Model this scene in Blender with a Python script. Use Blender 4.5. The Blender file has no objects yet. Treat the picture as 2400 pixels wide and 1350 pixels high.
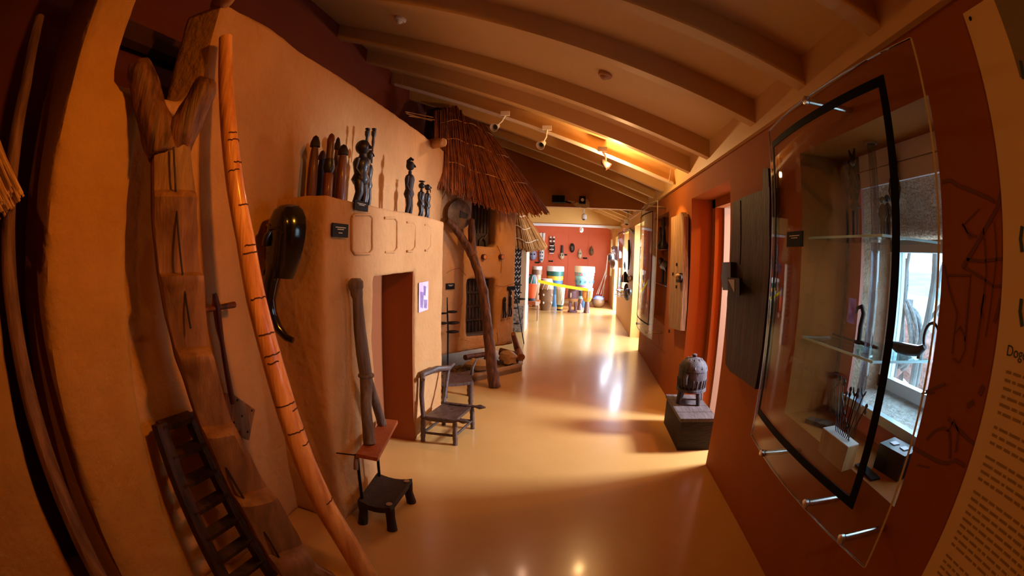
import bpy, bmesh, math, random
from mathutils import Vector, Matrix, noise
random.seed(7)
R_ = math.radians
SC = bpy.context.scene
COL = SC.collection

# ---------------------------------------------------------------- camera (full-frame fisheye lens, equisolid mapping)
FPX, CAMH = 1072.47, 1.5
YAW, PITCH, ROLL = R_(8.062), R_(-4.380), R_(1.787)
CR = (Matrix.Rotation(YAW, 3, 'Z') @ Matrix.Rotation(PITCH, 3, 'X') @
      Matrix(((1, 0, 0), (0, 0, -1), (0, 1, 0))) @ Matrix.Rotation(ROLL, 3, 'Z'))
cd = bpy.data.cameras.new('camera'); cam = bpy.data.objects.new('camera', cd); COL.objects.link(cam)
cam.matrix_world = Matrix.Translation((0, 0, CAMH)) @ CR.to_4x4()
cd.type = 'PANO'; cd.sensor_fit = 'HORIZONTAL'; cd.sensor_width = 36.0
for holder in (cd, getattr(cd, 'cycles', None)):
    try:
        holder.panorama_type = 'FISHEYE_EQUISOLID'
        holder.fisheye_lens = FPX * 36.0 / 2400.0
        holder.fisheye_fov = R_(220)
    except Exception:
        pass
cd.clip_start = 0.01; cd.clip_end = 500
SC.camera = cam

# ---------------------------------------------------------------- world, exposure
SC.view_settings.view_transform = 'Standard'; SC.view_settings.look = 'None'
SC.view_settings.gamma = 1.0; SC.view_settings.use_curve_mapping = False
SC.view_settings.exposure = -0.12
w = bpy.data.worlds.new('sky'); SC.world = w; w.use_nodes = True
w.node_tree.nodes['Background'].inputs[0].default_value = (0.55, 0.80, 1.0, 1)
w.node_tree.nodes['Background'].inputs[1].default_value = 7.5
try:
    SC.cycles.use_denoising = True
    SC.cycles.max_bounces = 7; SC.cycles.diffuse_bounces = 4; SC.cycles.glossy_bounces = 4; SC.cycles.transparent_max_bounces = 16
    SC.cycles.sample_clamp_indirect = 6.0
    SC.cycles.caustics_reflective = False; SC.cycles.caustics_refractive = False
except Exception:
    pass

WARM = (1.0, 0.56, 0.22); DAY = (0.78, 0.90, 1.0)
def area(name, loc, target, sx, sy, power, color):
    d = bpy.data.lights.new(name, 'AREA'); d.shape = 'RECTANGLE'; d.size = sx; d.size_y = sy
    d.energy = power; d.color = color
    o = bpy.data.objects.new(name, d); COL.objects.link(o); o.location = loc
    o.rotation_euler = (Vector(target) - Vector(loc)).to_track_quat('-Z', 'Y').to_euler()
    return o
def spot(name, loc, target, power, color, angle, blend=.6, size=.04):
    d = bpy.data.lights.new(name, 'SPOT'); d.energy = power; d.color = color
    d.spot_size = R_(angle); d.spot_blend = blend; d.shadow_soft_size = size
    o = bpy.data.objects.new(name, d); COL.objects.link(o); o.location = loc
    o.rotation_euler = (Vector(target) - Vector(loc)).to_track_quat('-Z', 'Y').to_euler()
    return o
# daylight in the window and door openings of the place
area('daylight_side_room', (2.95, 3.64, 1.8), (0, 3.55, .1), .34, .5, 275, (.86, .94, 1.15))
area('daylight_far_window', (1.33, 10.15, 1.45), (0, 10.2, .3), 1.0, 1.2, 210, (.84, .93, 1.15))
area('daylight_far_door', (1.33, 12.4, 1.1), (0, 12.4, .3), .9, 1.9, 220, (.84, .93, 1.15))
area('daylight_niche', (1.9, 7.9, 1.5), (0.4, 7.9, 0), .6, 1.0, 110, (.84, .93, 1.15))
# lamp of the side room; added unseen spots light near wall, pillar, floor
spot('spot_side_room', (1.95, 3.52, 2.25), (-.2, 2.9, 0), 60, (1, .42, .08), 120, .5, .03)
DEEP = (1.0, .33, .025)
spot('fill_spot_wall', (0.5, 0.85, 2.5), (-1.5, 1.75, 1.9), 74, DEEP, 100, .8)
spot('fill_spot_pillar', (0.4, 0.95, 2.5), (-1.5, .7, 1.1), 46, DEEP, 70, .8)
spot('fill_spot_floor', (-.2, -1.2, 2.75), (.2, 1.8, 0), 42, DEEP, 110, .9)

# ---------------------------------------------------------------- pixel -> place
def ray(px, py):
    x, y = px - 1200.0, 675.0 - py
    r = math.hypot(x, y) or 1e-6
    th = 2 * math.asin(r / (2 * FPX))
    return CR @ Vector((math.sin(th) * x / r, math.sin(th) * y / r, -math.cos(th)))
O_ = Vector((0, 0, CAMH))
def PX(px, py, X): d = ray(px, py); return O_ + d * (X / d.x)
def PY(px, py, Y): d = ray(px, py); return O_ + d * (Y / d.y)
def PZ(px, py, z=0.0): d = ray(px, py); return O_ + d * ((z - CAMH) / d.z)
def PP(px, py, p0, n):
    d = ray(px, py); p0 = Vector(p0); n = Vector(n)
    return O_ + d * ((p0 - O_).dot(n) / d.dot(n))
def lean(base, top, pts):
    """points of a leaning pole: rays met with the plane that holds base-top and faces the viewer"""
    base, top = Vector(base), Vector(top); ax = (top - base).normalized()
    view = ((base + top) / 2 - O_); side = view.cross(ax).normalized(); n = side.cross(ax)
    return [PP(a, b, base, n) for a, b in pts]
def msize(px, p): return px / FPX * (Vector(p) - O_).length      # pixels at p -> metres

# ---------------------------------------------------------------- materials
MATS = {}
def mat(name, col, col2=None, scale=6., rough=.6, bump=.0, bscale=40., stretch=(1, 1, 1), metal=0., coat=0., emit=None,
        estr=0., detail=6., contrast=(.35, .65), spec=.5, trans=0., sheen=0.):
    if name in MATS: return MATS[name]
    m = bpy.data.materials.new(name); m.use_nodes = True; nt = m.node_tree; N = nt.nodes; L = nt.links
    b = N['Principled BSDF']
    b.inputs['Base Color'].default_value = (*col, 1); b.inputs['Roughness'].default_value = rough
    b.inputs['Metallic'].default_value = metal
    b.inputs['Specular IOR Level'].default_value = spec
    b.inputs['Coat Weight'].default_value = coat; b.inputs['Coat Roughness'].default_value = .12
    if emit: b.inputs['Emission Color'].default_value = (*emit, 1); b.inputs['Emission Strength'].default_value = estr
    if col2 or bump:
        tc = N.new('ShaderNodeTexCoord'); mp = N.new('ShaderNodeMapping'); mp.inputs['Scale'].default_value = stretch
        L.new(tc.outputs['Object'], mp.inputs['Vector'])
    if col2:
        nz = N.new('ShaderNodeTexNoise'); nz.inputs['Scale'].default_value = scale; nz.inputs['Detail'].default_value = detail
        nz.inputs['Roughness'].default_value = .62
        L.new(mp.outputs[0], nz.inputs['Vector'])
        rp = N.new('ShaderNodeValToRGB'); rp.color_ramp.elements[0].position = contrast[0]; rp.color_ramp.elements[1].position = contrast[1]
        rp.color_ramp.elements[0].color = (*col, 1); rp.color_ramp.elements[1].color = (*col2, 1)
        L.new(nz.outputs['Fac'], rp.inputs[0]); L.new(rp.outputs[0], b.inputs['Base Color'])
    if bump:
        n2 = N.new('ShaderNodeTexNoise'); n2.inputs['Scale'].default_value = bscale; n2.inputs['Detail'].default_value = 5
        L.new(mp.outputs[0], n2.inputs['Vector'])
        bp = N.new('ShaderNodeBump'); bp.inputs['Strength'].default_value = bump; bp.inputs['Distance'].default_value = .02
        L.new(n2.outputs['Fac'], bp.inputs['Height']); L.new(bp.outputs[0], b.inputs['Normal'])
    MATS[name] = m; return m
def clear(name, tint=(.93, .97, .98), ior=1.49, edge=None):
    """clear sheet: passes light straight on, mirrors by Fresnel"""
    m = bpy.data.materials.new(name); m.use_nodes = True; nt = m.node_tree; N = nt.nodes; L = nt.links
    N.remove(N['Principled BSDF']); out = N['Material Output']
    t = N.new('ShaderNodeBsdfTransparent'); t.inputs[0].default_value = (*tint, 1)
    g = N.new('ShaderNodeBsdfGlossy'); g.inputs['Roughness'].default_value = .015
    lw = N.new('ShaderNodeLayerWeight'); lw.inputs['Blend'].default_value = .5
    p5 = N.new('ShaderNodeMath'); p5.operation = 'POWER'; p5.inputs[1].default_value = 5; L.new(lw.outputs['Facing'], p5.inputs[0])
    f = N.new('ShaderNodeMath'); f.operation = 'MULTIPLY_ADD'; f.inputs[1].default_value = .55; f.inputs[2].default_value = .55 * ((ior - 1) / (ior + 1)) ** 2
    L.new(p5.outputs[0], f.inputs[0])
    mx = N.new('ShaderNodeMixShader'); L.new(f.outputs[0], mx.inputs[0]); L.new(t.outputs[0], mx.inputs[1]); L.new(g.outputs[0], mx.inputs[2])
    L.new(mx.outputs[0], out.inputs['Surface']); MATS[name] = m; return m

CLAY = mat('clay', (.43, .21, .07), (.53, .28, .115), 2.2, .92, .5, 26, detail=9, contrast=(.3, .7), spec=.2)
CLAYD = mat('clay_ochre', (.38, .175, .035), (.46, .225, .05), 2.5, .92, .5, 24, detail=9, spec=.2)
HUTC = mat('hut_clay', (.44, .24, .10), (.52, .30, .14), 3., .92, .4, 30, detail=9, spec=.2)
FLOOR = mat('floor_paint', (.52, .28, .08), (.57, .315, .098), 1.1, .27, .07, 3.5, coat=.22, spec=.35)
REDWALL = mat('terracotta_paint', (.29, .080, .009), (.33, .098, .012), 1.3, .75, .06, 60, spec=.15)
CREAMWALL = mat('ochre_paint', (.66, .36, .09), (.70, .40, .11), 1.5, .6, .05, 60)
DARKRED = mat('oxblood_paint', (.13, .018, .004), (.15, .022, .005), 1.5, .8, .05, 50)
CORAL = mat('coral_paint', (.72, .13, .045), (.76, .15, .055), 1.2, .55)
CREAM = mat('cream_paint', (.66, .42, .17), (.62, .39, .15), 2., .55, .05, 60)
WHITEP = mat('white_paint', (.82, .80, .76), None, rough=.45)
def wood(name, a, b, rough=.6, s=(14, 14, 1.2), bump=.35, coat=0.): return mat(name, a, b, 2.2, rough, bump, 9, s, coat=coat, detail=8, contrast=(.38, .66), spec=.3)
LOGW = wood('weathered_log', (.045, .014, .005), (.20, .075, .028), .55)
LOGF = wood('hewn_log_face', (.15, .062, .022), (.29, .135, .05), .5, (9, 9, .9), .35)
POLEW = wood('pale_pole_wood', (.46, .15, .03), (.85, .38, .10), .38, (10, 10, .8), .25, .2)
DARKW = wood('dark_wood', (.010, .004, .003), (.030, .012, .006), .6)
BROWNW = wood('brown_wood', (.06, .018, .007), (.15, .05, .018), .5, coat=.08)
REDW = wood('red_brown_wood', (.085, .018, .006), (.17, .042, .014), .42, coat=.15)
GREYW = wood('grey_wood', (.10, .065, .045), (.22, .16, .125), .6)
DOORW = wood('old_door_wood', (.022, .011, .006), (.065, .036, .02), .6)
PLANKW = wood('plank_shutter_wood', (.16, .085, .035), (.34, .20, .09), .6)  # mid-brown grain of the weathered plank shutter
PLATFW = wood('shelf_board_wood', (.30, .065, .015), (.40, .10, .028), .4)
EBONY = mat('ebony', (.008, .005, .005), (.022, .012, .010), 8, .42, coat=.12, spec=.35)
MASKB = mat('mask_black', (.006, .005, .006), None, rough=.18, coat=.7)
IRON = mat('black_iron', (.012, .010, .010), None, rough=.5, metal=.6)
STEEL = mat('brushed_steel', (.62, .58, .54), None, rough=.28, metal=1.)
BLACK = mat('black_plate', (.005, .005, .005), None, rough=.75, spec=.15)
BLACKG = mat('black_gasket', (.002, .002, .002), None, rough=.7, spec=.1)
PRINT = mat('white_print', (.62, .58, .52), None, rough=.7)
WHITEM = mat('white_enamel', (.80, .78, .75), None, rough=.35)
REED = mat('reed', (.14, .032, .007), (.36, .105, .022), 5., .7, stretch=(4, 4, 1))
REEDP = mat('pale_reed', (.34, .15, .035), (.60, .32, .10), 6., .7)
CORD = mat('cord', (.42, .20, .07), None, rough=.8)
STONE = mat('stone', (.30, .18, .09), (.45, .30, .17), 7, .85, .6, 18)
GRAVEL = mat('gravel_grains', (.10, .06, .03), (.36, .22, .11), 60, .9)
SLAB = mat('slab_concrete', (.36, .24, .15), (.45, .31, .20), 5, .8, .2, 40)
ACRYL = clear('clear_acrylic'); TUBEM = clear('acrylic_tube_wall', (.58, .64, .74), 3.2); GLASSB = clear('green_glass_shelf', (.80, .95, .97), 1.52)
PANE = clear('window_pane', (.96, .98, .99), 1.45)
PANEL = mat('text_panel_print', (.72, .52, .25), (.76, .56, .28), 2., .5)
INK = mat('mural_ink', (.15, .040, .008), None, rough=.8)
TEXTG = mat('text_ink', (.30, .20, .06), None, rough=.7)
HEADG = mat('heading_ink', (.03, .06, .02), None, rough=.7)

# ---------------------------------------------------------------- mesh helpers
class MB:
    def __init__(s): s.v = []; s.f = []
    def add(s, vs, fs):
        b = len(s.v); s.v += [Vector(v) for v in vs]; s.f += [tuple(i + b for i in f) for f in fs]; return s
    def box(s, c, d, M=None):
        x, y, z = d[0] / 2, d[1] / 2, d[2] / 2; c = Vector(c)
        vs = [Vector((i * x, j * y, k * z)) for k in (-1, 1) for j in (-1, 1) for i in (-1, 1)]
        if M is not None: vs = [M @ v for v in vs]
        return s.add([v + c for v in vs], [(0, 2, 3, 1), (4, 5, 7, 6), (0, 1, 5, 4), (2, 6, 7, 3), (0, 4, 6, 2), (1, 3, 7, 5)])
    def mm(s, a, b): return s.box([(a[i] + b[i]) / 2 for i in range(3)], [abs(b[i] - a[i]) for i in range(3)])
    def hexa(s, p): return s.add(p, [(0, 3, 2, 1), (4, 5, 6, 7), (0, 1, 5, 4), (1, 2, 6, 5), (2, 3, 7, 6), (3, 0, 4, 7)])
    def prism(s, poly, off):
        n = len(poly); off = Vector(off); a = [Vector(p) for p in poly]
        return s.add(a + [p + off for p in a], [tuple(range(n))[::-1], tuple(range(n, 2 * n))] + [(i, (i + 1) % n, n + (i + 1) % n, n + i) for i in range(n)])
    def tube(s, pts, rad, n=10, squash=1.0, wob=0.0, up=None):
        pts = [Vector(p) for p in pts]; k = len(pts)
        if not hasattr(rad, '__len__'): rad = [rad] * k
        t0 = (pts[1] - pts[0]).normalized(); u = Vector(up) if up else (Vector((0, 0, 1)) if abs(t0.z) < .9 else Vector((1, 0, 0)))
        u = (u - t0 * u.dot(t0)).normalized(); rings = []
        for i in range(k):
            t = (pts[min(i + 1, k - 1)] - pts[max(i - 1, 0)]).normalized()
            u = (u - t * u.dot(t)).normalized(); w_ = t.cross(u)
            for j in range(n):
                a = 2 * math.pi * j / n; q = 1 + (random.uniform(-wob, wob) if wob else 0)
                rings.append(pts[i] + (u * math.cos(a) * squash + w_ * math.sin(a)) * rad[i] * q)
        fs = [(i * n + j, i * n + (j + 1) % n, (i + 1) * n + (j + 1) % n, (i + 1) * n + j) for i in range(k - 1) for j in range(n)]
        fs += [tuple(range(n))[::-1], tuple(range((k - 1) * n, k * n))]
        return s.add(rings, fs)
    def lathe(s, prof, c=(0, 0, 0), n=16, M=None, sx=1., sy=1.):
        c = Vector(c); vs = []
        for r, z in prof:
            for j in range(n):
                a = 2 * math.pi * j / n; v = Vector((max(r, 1e-4) * math.cos(a) * sx, max(r, 1e-4) * math.sin(a) * sy, z))
                vs.append((M @ v if M is not None else v) + c)
        k = len(prof)
        fs = [(i * n + j, i * n + (j + 1) % n, (i + 1) * n + (j + 1) % n, (i + 1) * n + j) for i in range(k - 1) for j in range(n)]
        fs += [tuple(range(n))[::-1], tuple(range((k - 1) * n, k * n))]
        return s.add(vs, fs)
    def ball(s, c, r, n=12, m=8, M=None, jit=0.):
        if not hasattr(r, '__len__'): r = (r, r, r)
        c = Vector(c); vs = []; fs = []
        for i in range(m + 1):
            th = math.pi * i / m
            for j in range(n):
                a = 2 * math.pi * j / n
                v = Vector((r[0] * math.sin(th) * math.cos(a), r[1] * math.sin(th) * math.sin(a), -r[2] * math.cos(th)))
                if jit: v *= 1 + jit * noise.noise(v * (3.1 / max(r)) + c * 7)
                vs.append((M @ v if M is not None else v) + c)
        fs = [(i * n + j, i * n + (j + 1) % n, (i + 1) * n + (j + 1) % n, (i + 1) * n + j) for i in range(m) for j in range(n)]
        return s.add(vs, fs)
    def ribbon(s, pts, wd, nrm, th=.001):
        pts = [Vector(p) for p in pts]; nrm = Vector(nrm); L_ = []; k = len(pts)
        for i in range(k):
            t = (pts[min(i + 1, k - 1)] - pts[max(i - 1, 0)]).normalized(); sd = t.cross(nrm).normalized() * (wd[i] if hasattr(wd, '__len__') else wd) / 2
            L_ += [pts[i] - sd, pts[i] + sd, pts[i] + sd + nrm * th, pts[i] - sd + nrm * th]
        fs = [(i * 4 + j, i * 4 + (j + 1) % 4, i * 4 + 4 + (j + 1) % 4, i * 4 + 4 + j) for i in range(k - 1) for j in range(4)]
        return s.add(L_, fs + [(3, 2, 1, 0), (k * 4 - 4, k * 4 - 3, k * 4 - 2, k * 4 - 1)])
    def mesh(s, name, shift=(0, 0, 0), smooth=40):
        me = bpy.data.meshes.new(name); sh = Vector(shift)
        me.from_pydata([v - sh for v in s.v], [], s.f)
        bm = bmesh.new(); bm.from_mesh(me); bmesh.ops.recalc_face_normals(bm, faces=bm.faces); bm.to_mesh(me); bm.free()
        if smooth:
            me.polygons.foreach_set('use_smooth', [True] * len(me.polygons))
            me.set_sharp_from_angle(angle=R_(smooth))
        me.update(); return me
LOC = {}
def tag(o, label=None, cat=None, group=None, kind=None):
    if label: o['label'] = label
    if cat: o['category'] = cat
    if group: o['group'] = group
    if kind: o['kind'] = kind
    return o
def thing(name, label, cat, loc, group=None):
    o = bpy.data.objects.new(name, None); COL.objects.link(o); o.location = loc; o.empty_display_size = .05
    LOC[o.name] = Vector(loc); return tag(o, label, cat, group)
def part(parent, name, mb, m, smooth=40, label=None, kind=None):
    sh = LOC[parent.name]
    o = bpy.data.objects.new(name, mb.mesh(name, sh, smooth)); COL.objects.link(o); o.data.materials.append(m)
    o.parent = parent; LOC[o.name] = sh; return tag(o, label, kind=kind)
def one(name, mb, m, label, cat, group=None, smooth=40, kind=None):
    xs = [v.x for v in mb.v]; ys = [v.y for v in mb.v]; zs = [v.z for v in mb.v]
    loc = Vector(((min(xs) + max(xs)) / 2, (min(ys) + max(ys)) / 2, min(zs)))
    o = bpy.data.objects.new(name, mb.mesh(name, loc, smooth)); COL.objects.link(o); o.data.materials.append(m); o.location = loc
    LOC[o.name] = loc; return tag(o, label, cat, group, kind)
def struct(name, mb, m, label=None, smooth=30):
    o = bpy.data.objects.new(name, mb.mesh(name, (0, 0, 0), smooth)); COL.objects.link(o); o.data.materials.append(m)
    o['kind'] = 'structure'; LOC[o.name] = Vector((0, 0, 0)); return tag(o, label)
def remesh(mb, voxel, smooth=4, disp=.0, dscale=2., fine=0.):
    """melt overlapping shapes into one rounded lump (clay, carved wood); returns a new MB"""
    me = bpy.data.meshes.new('tmp'); me.from_pydata(mb.v, [], mb.f)
    bm = bmesh.new(); bm.from_mesh(me); bmesh.ops.recalc_face_normals(bm, faces=bm.faces); bm.to_mesh(me); bm.free()
    o = bpy.data.objects.new('tmp', me); COL.objects.link(o)
    r = o.modifiers.new('r', 'REMESH'); r.mode = 'VOXEL'; r.voxel_size = voxel
    if smooth: q = o.modifiers.new('s', 'SMOOTH'); q.factor = .5; q.iterations = smooth
    dg = bpy.context.evaluated_depsgraph_get(); dg.update()
    e = bpy.data.meshes.new_from_object(o.evaluated_get(dg))
    out = MB(); vs = [v.co.copy() for v in e.vertices]
    if disp or fine:
        ns = [v.normal.copy() for v in e.vertices]
        vs = [v + n * (disp * noise.noise(v * dscale) + fine * noise.noise(v * dscale * 6)) for v, n in zip(vs, ns)]
    out.add(vs, [tuple(p.vertices) for p in e.polygons])
    bpy.data.objects.remove(o); bpy.data.meshes.remove(me); bpy.data.meshes.remove(e); return out
def interp(a, b, t): return Vector(a).lerp(Vector(b), t)

# ================================================================ THE SETTING
WR, WT, WL = 1.07, 1.35, -2.28
def zc(x): return 2.33 + .373 * (WR - x)          # underside of the rafters
YB, YF = -3.0, 15.0
struct('floor', MB().mm((WL, YB, -.1), (1.36, YF, 0)), FLOOR)
# right wall: boxes round the openings
def wall_run(name, y0, y1, holes, m, top=2.29):
    mb = MB(); y = y0
    for a, b, z0, z1 in holes:
        if a > y: mb.mm((WR, y, 0), (WT, a, top))
        if z0 > 0: mb.mm((WR, a, 0), (WT, b, z0))
        mb.mm((WR, a, z1), (WT, b, top)); y = b
    mb.mm((WR, y, 0), (WT, y1, top)); return struct(name, mb, m, smooth=0)
wall_right = wall_run('wall_right', YB, 7.32, [(.97, 1.96, .80, 2.04), (3.06, 4.2, 0, 2.08), (5.3, 6.35, .72, 2.06)], REDWALL)
wall_right_far = wall_run('wall_right_far', 7.32, YF, [(7.34, 8.55, 0, 2.1), (9.6, 10.7, .8, 2.05), (11.9, 12.9, 0, 2.05), (14.0, 14.75, .9, 2.05)], CREAMWALL)
struct('trim_1', MB().mm((WR - .012, YB, 2.27), (WT, YF, 2.62)), CREAM, smooth=0)
tr = struct('trim_2', MB().mm((WR - .03, YB, 2.27), (WR - .012, YF, 2.305)), CREAM, smooth=0)
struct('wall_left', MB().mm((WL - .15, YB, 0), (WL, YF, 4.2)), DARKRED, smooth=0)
struct('wall_back', MB().mm((WL - .15, YB - .15, 0), (WT, YB, 4.2)), REDWALL, smooth=0)
struct('wall_far', MB().mm((WL - .15, YF, 0), (WT, YF + .15, 4.2)), CORAL, smooth=0)
# ceiling boards and rafters
def slope_box(y0, y1, lo, hi, x0=WL, x1=WR):
    return MB().hexa([(x0, y0, zc(x0) + lo), (x1, y0, zc(x1) + lo), (x1, y1, zc(x1) + lo), (x0, y1, zc(x0) + lo),
                      (x0, y0, zc(x0) + hi), (x1, y0, zc(x1) + hi), (x1, y1, zc(x1) + hi), (x0, y1, zc(x0) + hi)])
ceiling = struct('ceiling', slope_box(YB - .1, YF + .1, .15, .25, WL - .1, WT), CREAM, smooth=0)
for i, y in enumerate([-2.3, -1.6, -.93, -.24, .44, 1.13, 1.80, 2.49, 3.53, 4.21, 4.93, 5.58, 6.25, 6.93] + [7.55 + .68 * k for k in range(11)]):
    part(ceiling, 'rafter', slope_box(y, y + .085, 0, .16), CREAM, smooth=0)
# headers of the two cross walls
def header(name, y, th, zb, m):
    return struct(name, MB().prism([(WL, y, zb), (WR, y, zb), (WR, y, zc(WR) + .15), (WL, y, zc(WL) + .15)], (0, th, 0)), m, smooth=0)
h1 = header('wall_header_near', 7.32, .16, 2.27, mat('header_brown', (.36, .13, .03), (.40, .15, .035), 1.5, .7, .1, 40))
h2 = header('wall_header_far', 11.3, .16, 2.24, CREAMWALL)
struct('trim_3', MB().mm((WL, 11.27, 2.2), (WR, 11.3, 2.26)), WHITEP, smooth=0)
# peeled plaster on the near header
for i, (pts, c) in enumerate([([(1343, 478), (1352, 474), (1360, 476), (1368, 470), (1376, 466), (1381, 474), (1382, 486), (1372, 488), (1362, 487), (1350, 484)], 0),
                              ([(1330, 469), (1340, 471), (1348, 472), (1345, 476), (1334, 474)], 1)]):
    part(h1, 'bare_plaster_patch', MB().prism([PY(a, b, 7.318) for a, b in pts], (0, -.004, 0)), mat('bare_plaster', (.75, .58, .40), (.5, .36, .2), 40, .9), label='pale bare plaster where the paint has peeled')
# far wall boards
for a, b in ((1262, 1283), (1284, 1329.5), (1330.5, 1376.5), (1377.5, 1427)):
    p0, p1 = PY(a, 630, YF - .02), PY(b, 630, YF - .02)
    part(bpy.data.objects['wall_far'], 'panel', MB().mm((p0.x - .001, YF - .012, .06), (p1.x + .001, YF, 2.2)), CORAL, smooth=0)
struct('baseboard_far', MB().mm((WL, YF - .06, 0), (WR, YF - .02, .07)), REDWALL, smooth=0)
# side room behind the doorway
S = MB().mm((1.35, 2.92, 0), (2.25, 3.02, 2.4)).mm((2.2, 3.02, 0), (2.3, 3.25, 2.4)).mm((2.2, 3.25, 2.1), (2.3, 4.0, 2.4)).mm((2.2, 4.0, 0), (2.3, 6.4, 2.4)).mm((1.35, 6.4, 0), (2.3, 6.55, 2.4)).mm((1.35, 2.92, 2.4), (2.3, 6.55, 2.5))
struct('wall_side_room', S, CORAL, smooth=0)
struct('floor_side_room', MB().mm((1.35, 2.92, -.1), (2.3, 6.55, 0.002)), mat('brick_floor', (.45, .20, .13), (.62, .36, .27), 9, .5))
# brick floor joints of the side room: rows of bricks
fs = bpy.data.objects['floor_side_room']
brk = MB().box((0, 0, 0), (.10, .21, .012)).mesh('brick')
brk.materials.append(mat('brick_face', (.50, .26, .19), (.66, .44, .36), 14, .45))
for i in range(7):
    for j in range(14):
        b = bpy.data.objects.new('brick', brk); COL.objects.link(b); b.parent = fs
        b.location = (1.42 + .112 * i, 3.12 + .225 * j + (.11 if i % 2 else 0), .008)
# door frame in the doorway
d1 = thing('door_1', 'terracotta door frame with pale lining set deep in the right wall', 'door', (1.3, 3.6, 0)); d1['kind'] = 'structure'
part(d1, 'jamb', MB().mm((1.28, 4.1, 0), (1.36, 4.2, 2.08)), REDWALL, 0)
part(d1, 'jamb', MB().mm((1.28, 3.06, 0), (1.36, 3.14, 2.08)), REDWALL, 0)
part(d1, 'lintel', MB().mm((1.28, 3.06, 2.0), (1.36, 4.2, 2.08)), REDWALL, 0)
part(d1, 'lining', MB().mm((1.36, 4.06, 0), (1.50, 4.16, 2.02)), mat('lining_cream', (.26, .15, .08), None, rough=.5), 0, 'pale cream door lining')
part(d1, 'lining', MB().mm((1.36, 3.10, 2.0), (1.50, 4.16, 2.06)), MATS['lining_cream'], 0)
# near window: pink board frame, splayed roughcast reveal, white casement, pane
PINK = mat('pink_board', (.62, .20, .15), (.55, .16, .12), 3, .6)
LILAC = mat('lilac_board', (.62, .50, .52), (.70, .60, .62), 3, .5)
ROUGH = mat('roughcast', (.40, .25, .16), (.55, .38, .27), 12, .95, .9, 60)
w1 = thing('window_1', 'white window in a roughcast reveal behind the near display sheet', 'window', (1.45, 1.4, .8)); w1['kind'] = 'structure'
Y0, Y1 = .70, 1.82
part(w1, 'side_board', MB().mm((1.352, Y1, .80), (1.375, 1.93, 2.04)), PINK, 0, 'pink painted side board')
part(w1, 'top_board', MB().mm((1.352, Y0, 1.965), (1.385, 1.93, 2.04)), LILAC, 0)
part(w1, 'top_board', MB().mm((1.352, Y0, 1.885), (1.372, 1.93, 1.96)), LILAC, 0)
part(w1, 'bottom_board', MB().mm((1.352, Y0, .80), (1.365, 1.93, .885)), PINK, 0)
part(w1, 'bottom_rail', MB().mm((1.33, Y0, .885), (1.375, Y1, .925)), mat('rail_white', (.66, .78, .84), None, rough=.35), 0, 'glossy white rail')
wz0, wz1, wy0, wy1, wx = .965, 1.66, .78, 1.80, 1.54
rv = MB()
rv.hexa([(1.37, Y1, .92), (1.37, Y1 + .4, .92), (1.37, Y1 + .4, 1.9), (1.37, Y1, 1.9), (1.62, wy1, .92), (1.62, Y1 + .4, .92), (1.62, Y1 + .4, 1.9), (1.62, wy1, 1.9)])
rv.hexa([(1.37, Y0 - .2, 1.885), (1.37, Y1 + .4, 1.885), (1.37, Y1 + .4, 2.3), (1.37, Y0 - .2, 2.3), (1.62, Y0 - .2, wz1), (1.62, Y1 + .4, wz1), (1.62, Y1 + .4, 2.3), (1.62, Y0 - .2, 2.3)])
rv.mm((1.37, Y0 - .3, .5), (1.62, Y0, 2.3))
part(w1, 'reveal', rv, ROUGH, 0, 'rough plaster reveal')
part(w1, 'outer_sill', MB().hexa([(1.37, Y0 - .2, .5), (1.37, Y1 + .4, .5), (1.37, Y1 + .4, .925), (1.37, Y0 - .2, .925), (1.62, Y0 - .2, .5), (1.62, Y1 + .4, .5), (1.62, Y1 + .4, wz0), (1.62, Y0 - .2, wz0)]), mat('sill_plaster', (.72, .70, .66), (.40, .36, .30), 22, .9, .5, 50, contrast=(.45, .75)), 0, 'flaking white plaster sill')
FRW = mat('casement_white', (.72, .80, .82), None, rough=.4)
for a, b in (((wx, wy1 - .075, wz0), (wx + .05, wy1, wz1)), ((wx, wy0, wz0), (wx + .05, wy0 + .06, wz1)), ((wx, wy0, wz0), (wx + .05, wy1, wz0 + .055)), ((wx, wy0, wz1 - .055), (wx + .05, wy1, wz1))):
    part(w1, 'casement_bar', MB().mm(a, b), FRW, 0)
part(w1, 'pane', MB().mm((wx + .02, wy0 + .06, wz0 + .05), (wx + .026, wy1 - .075, wz1 - .05)), PANE, 0)
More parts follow.
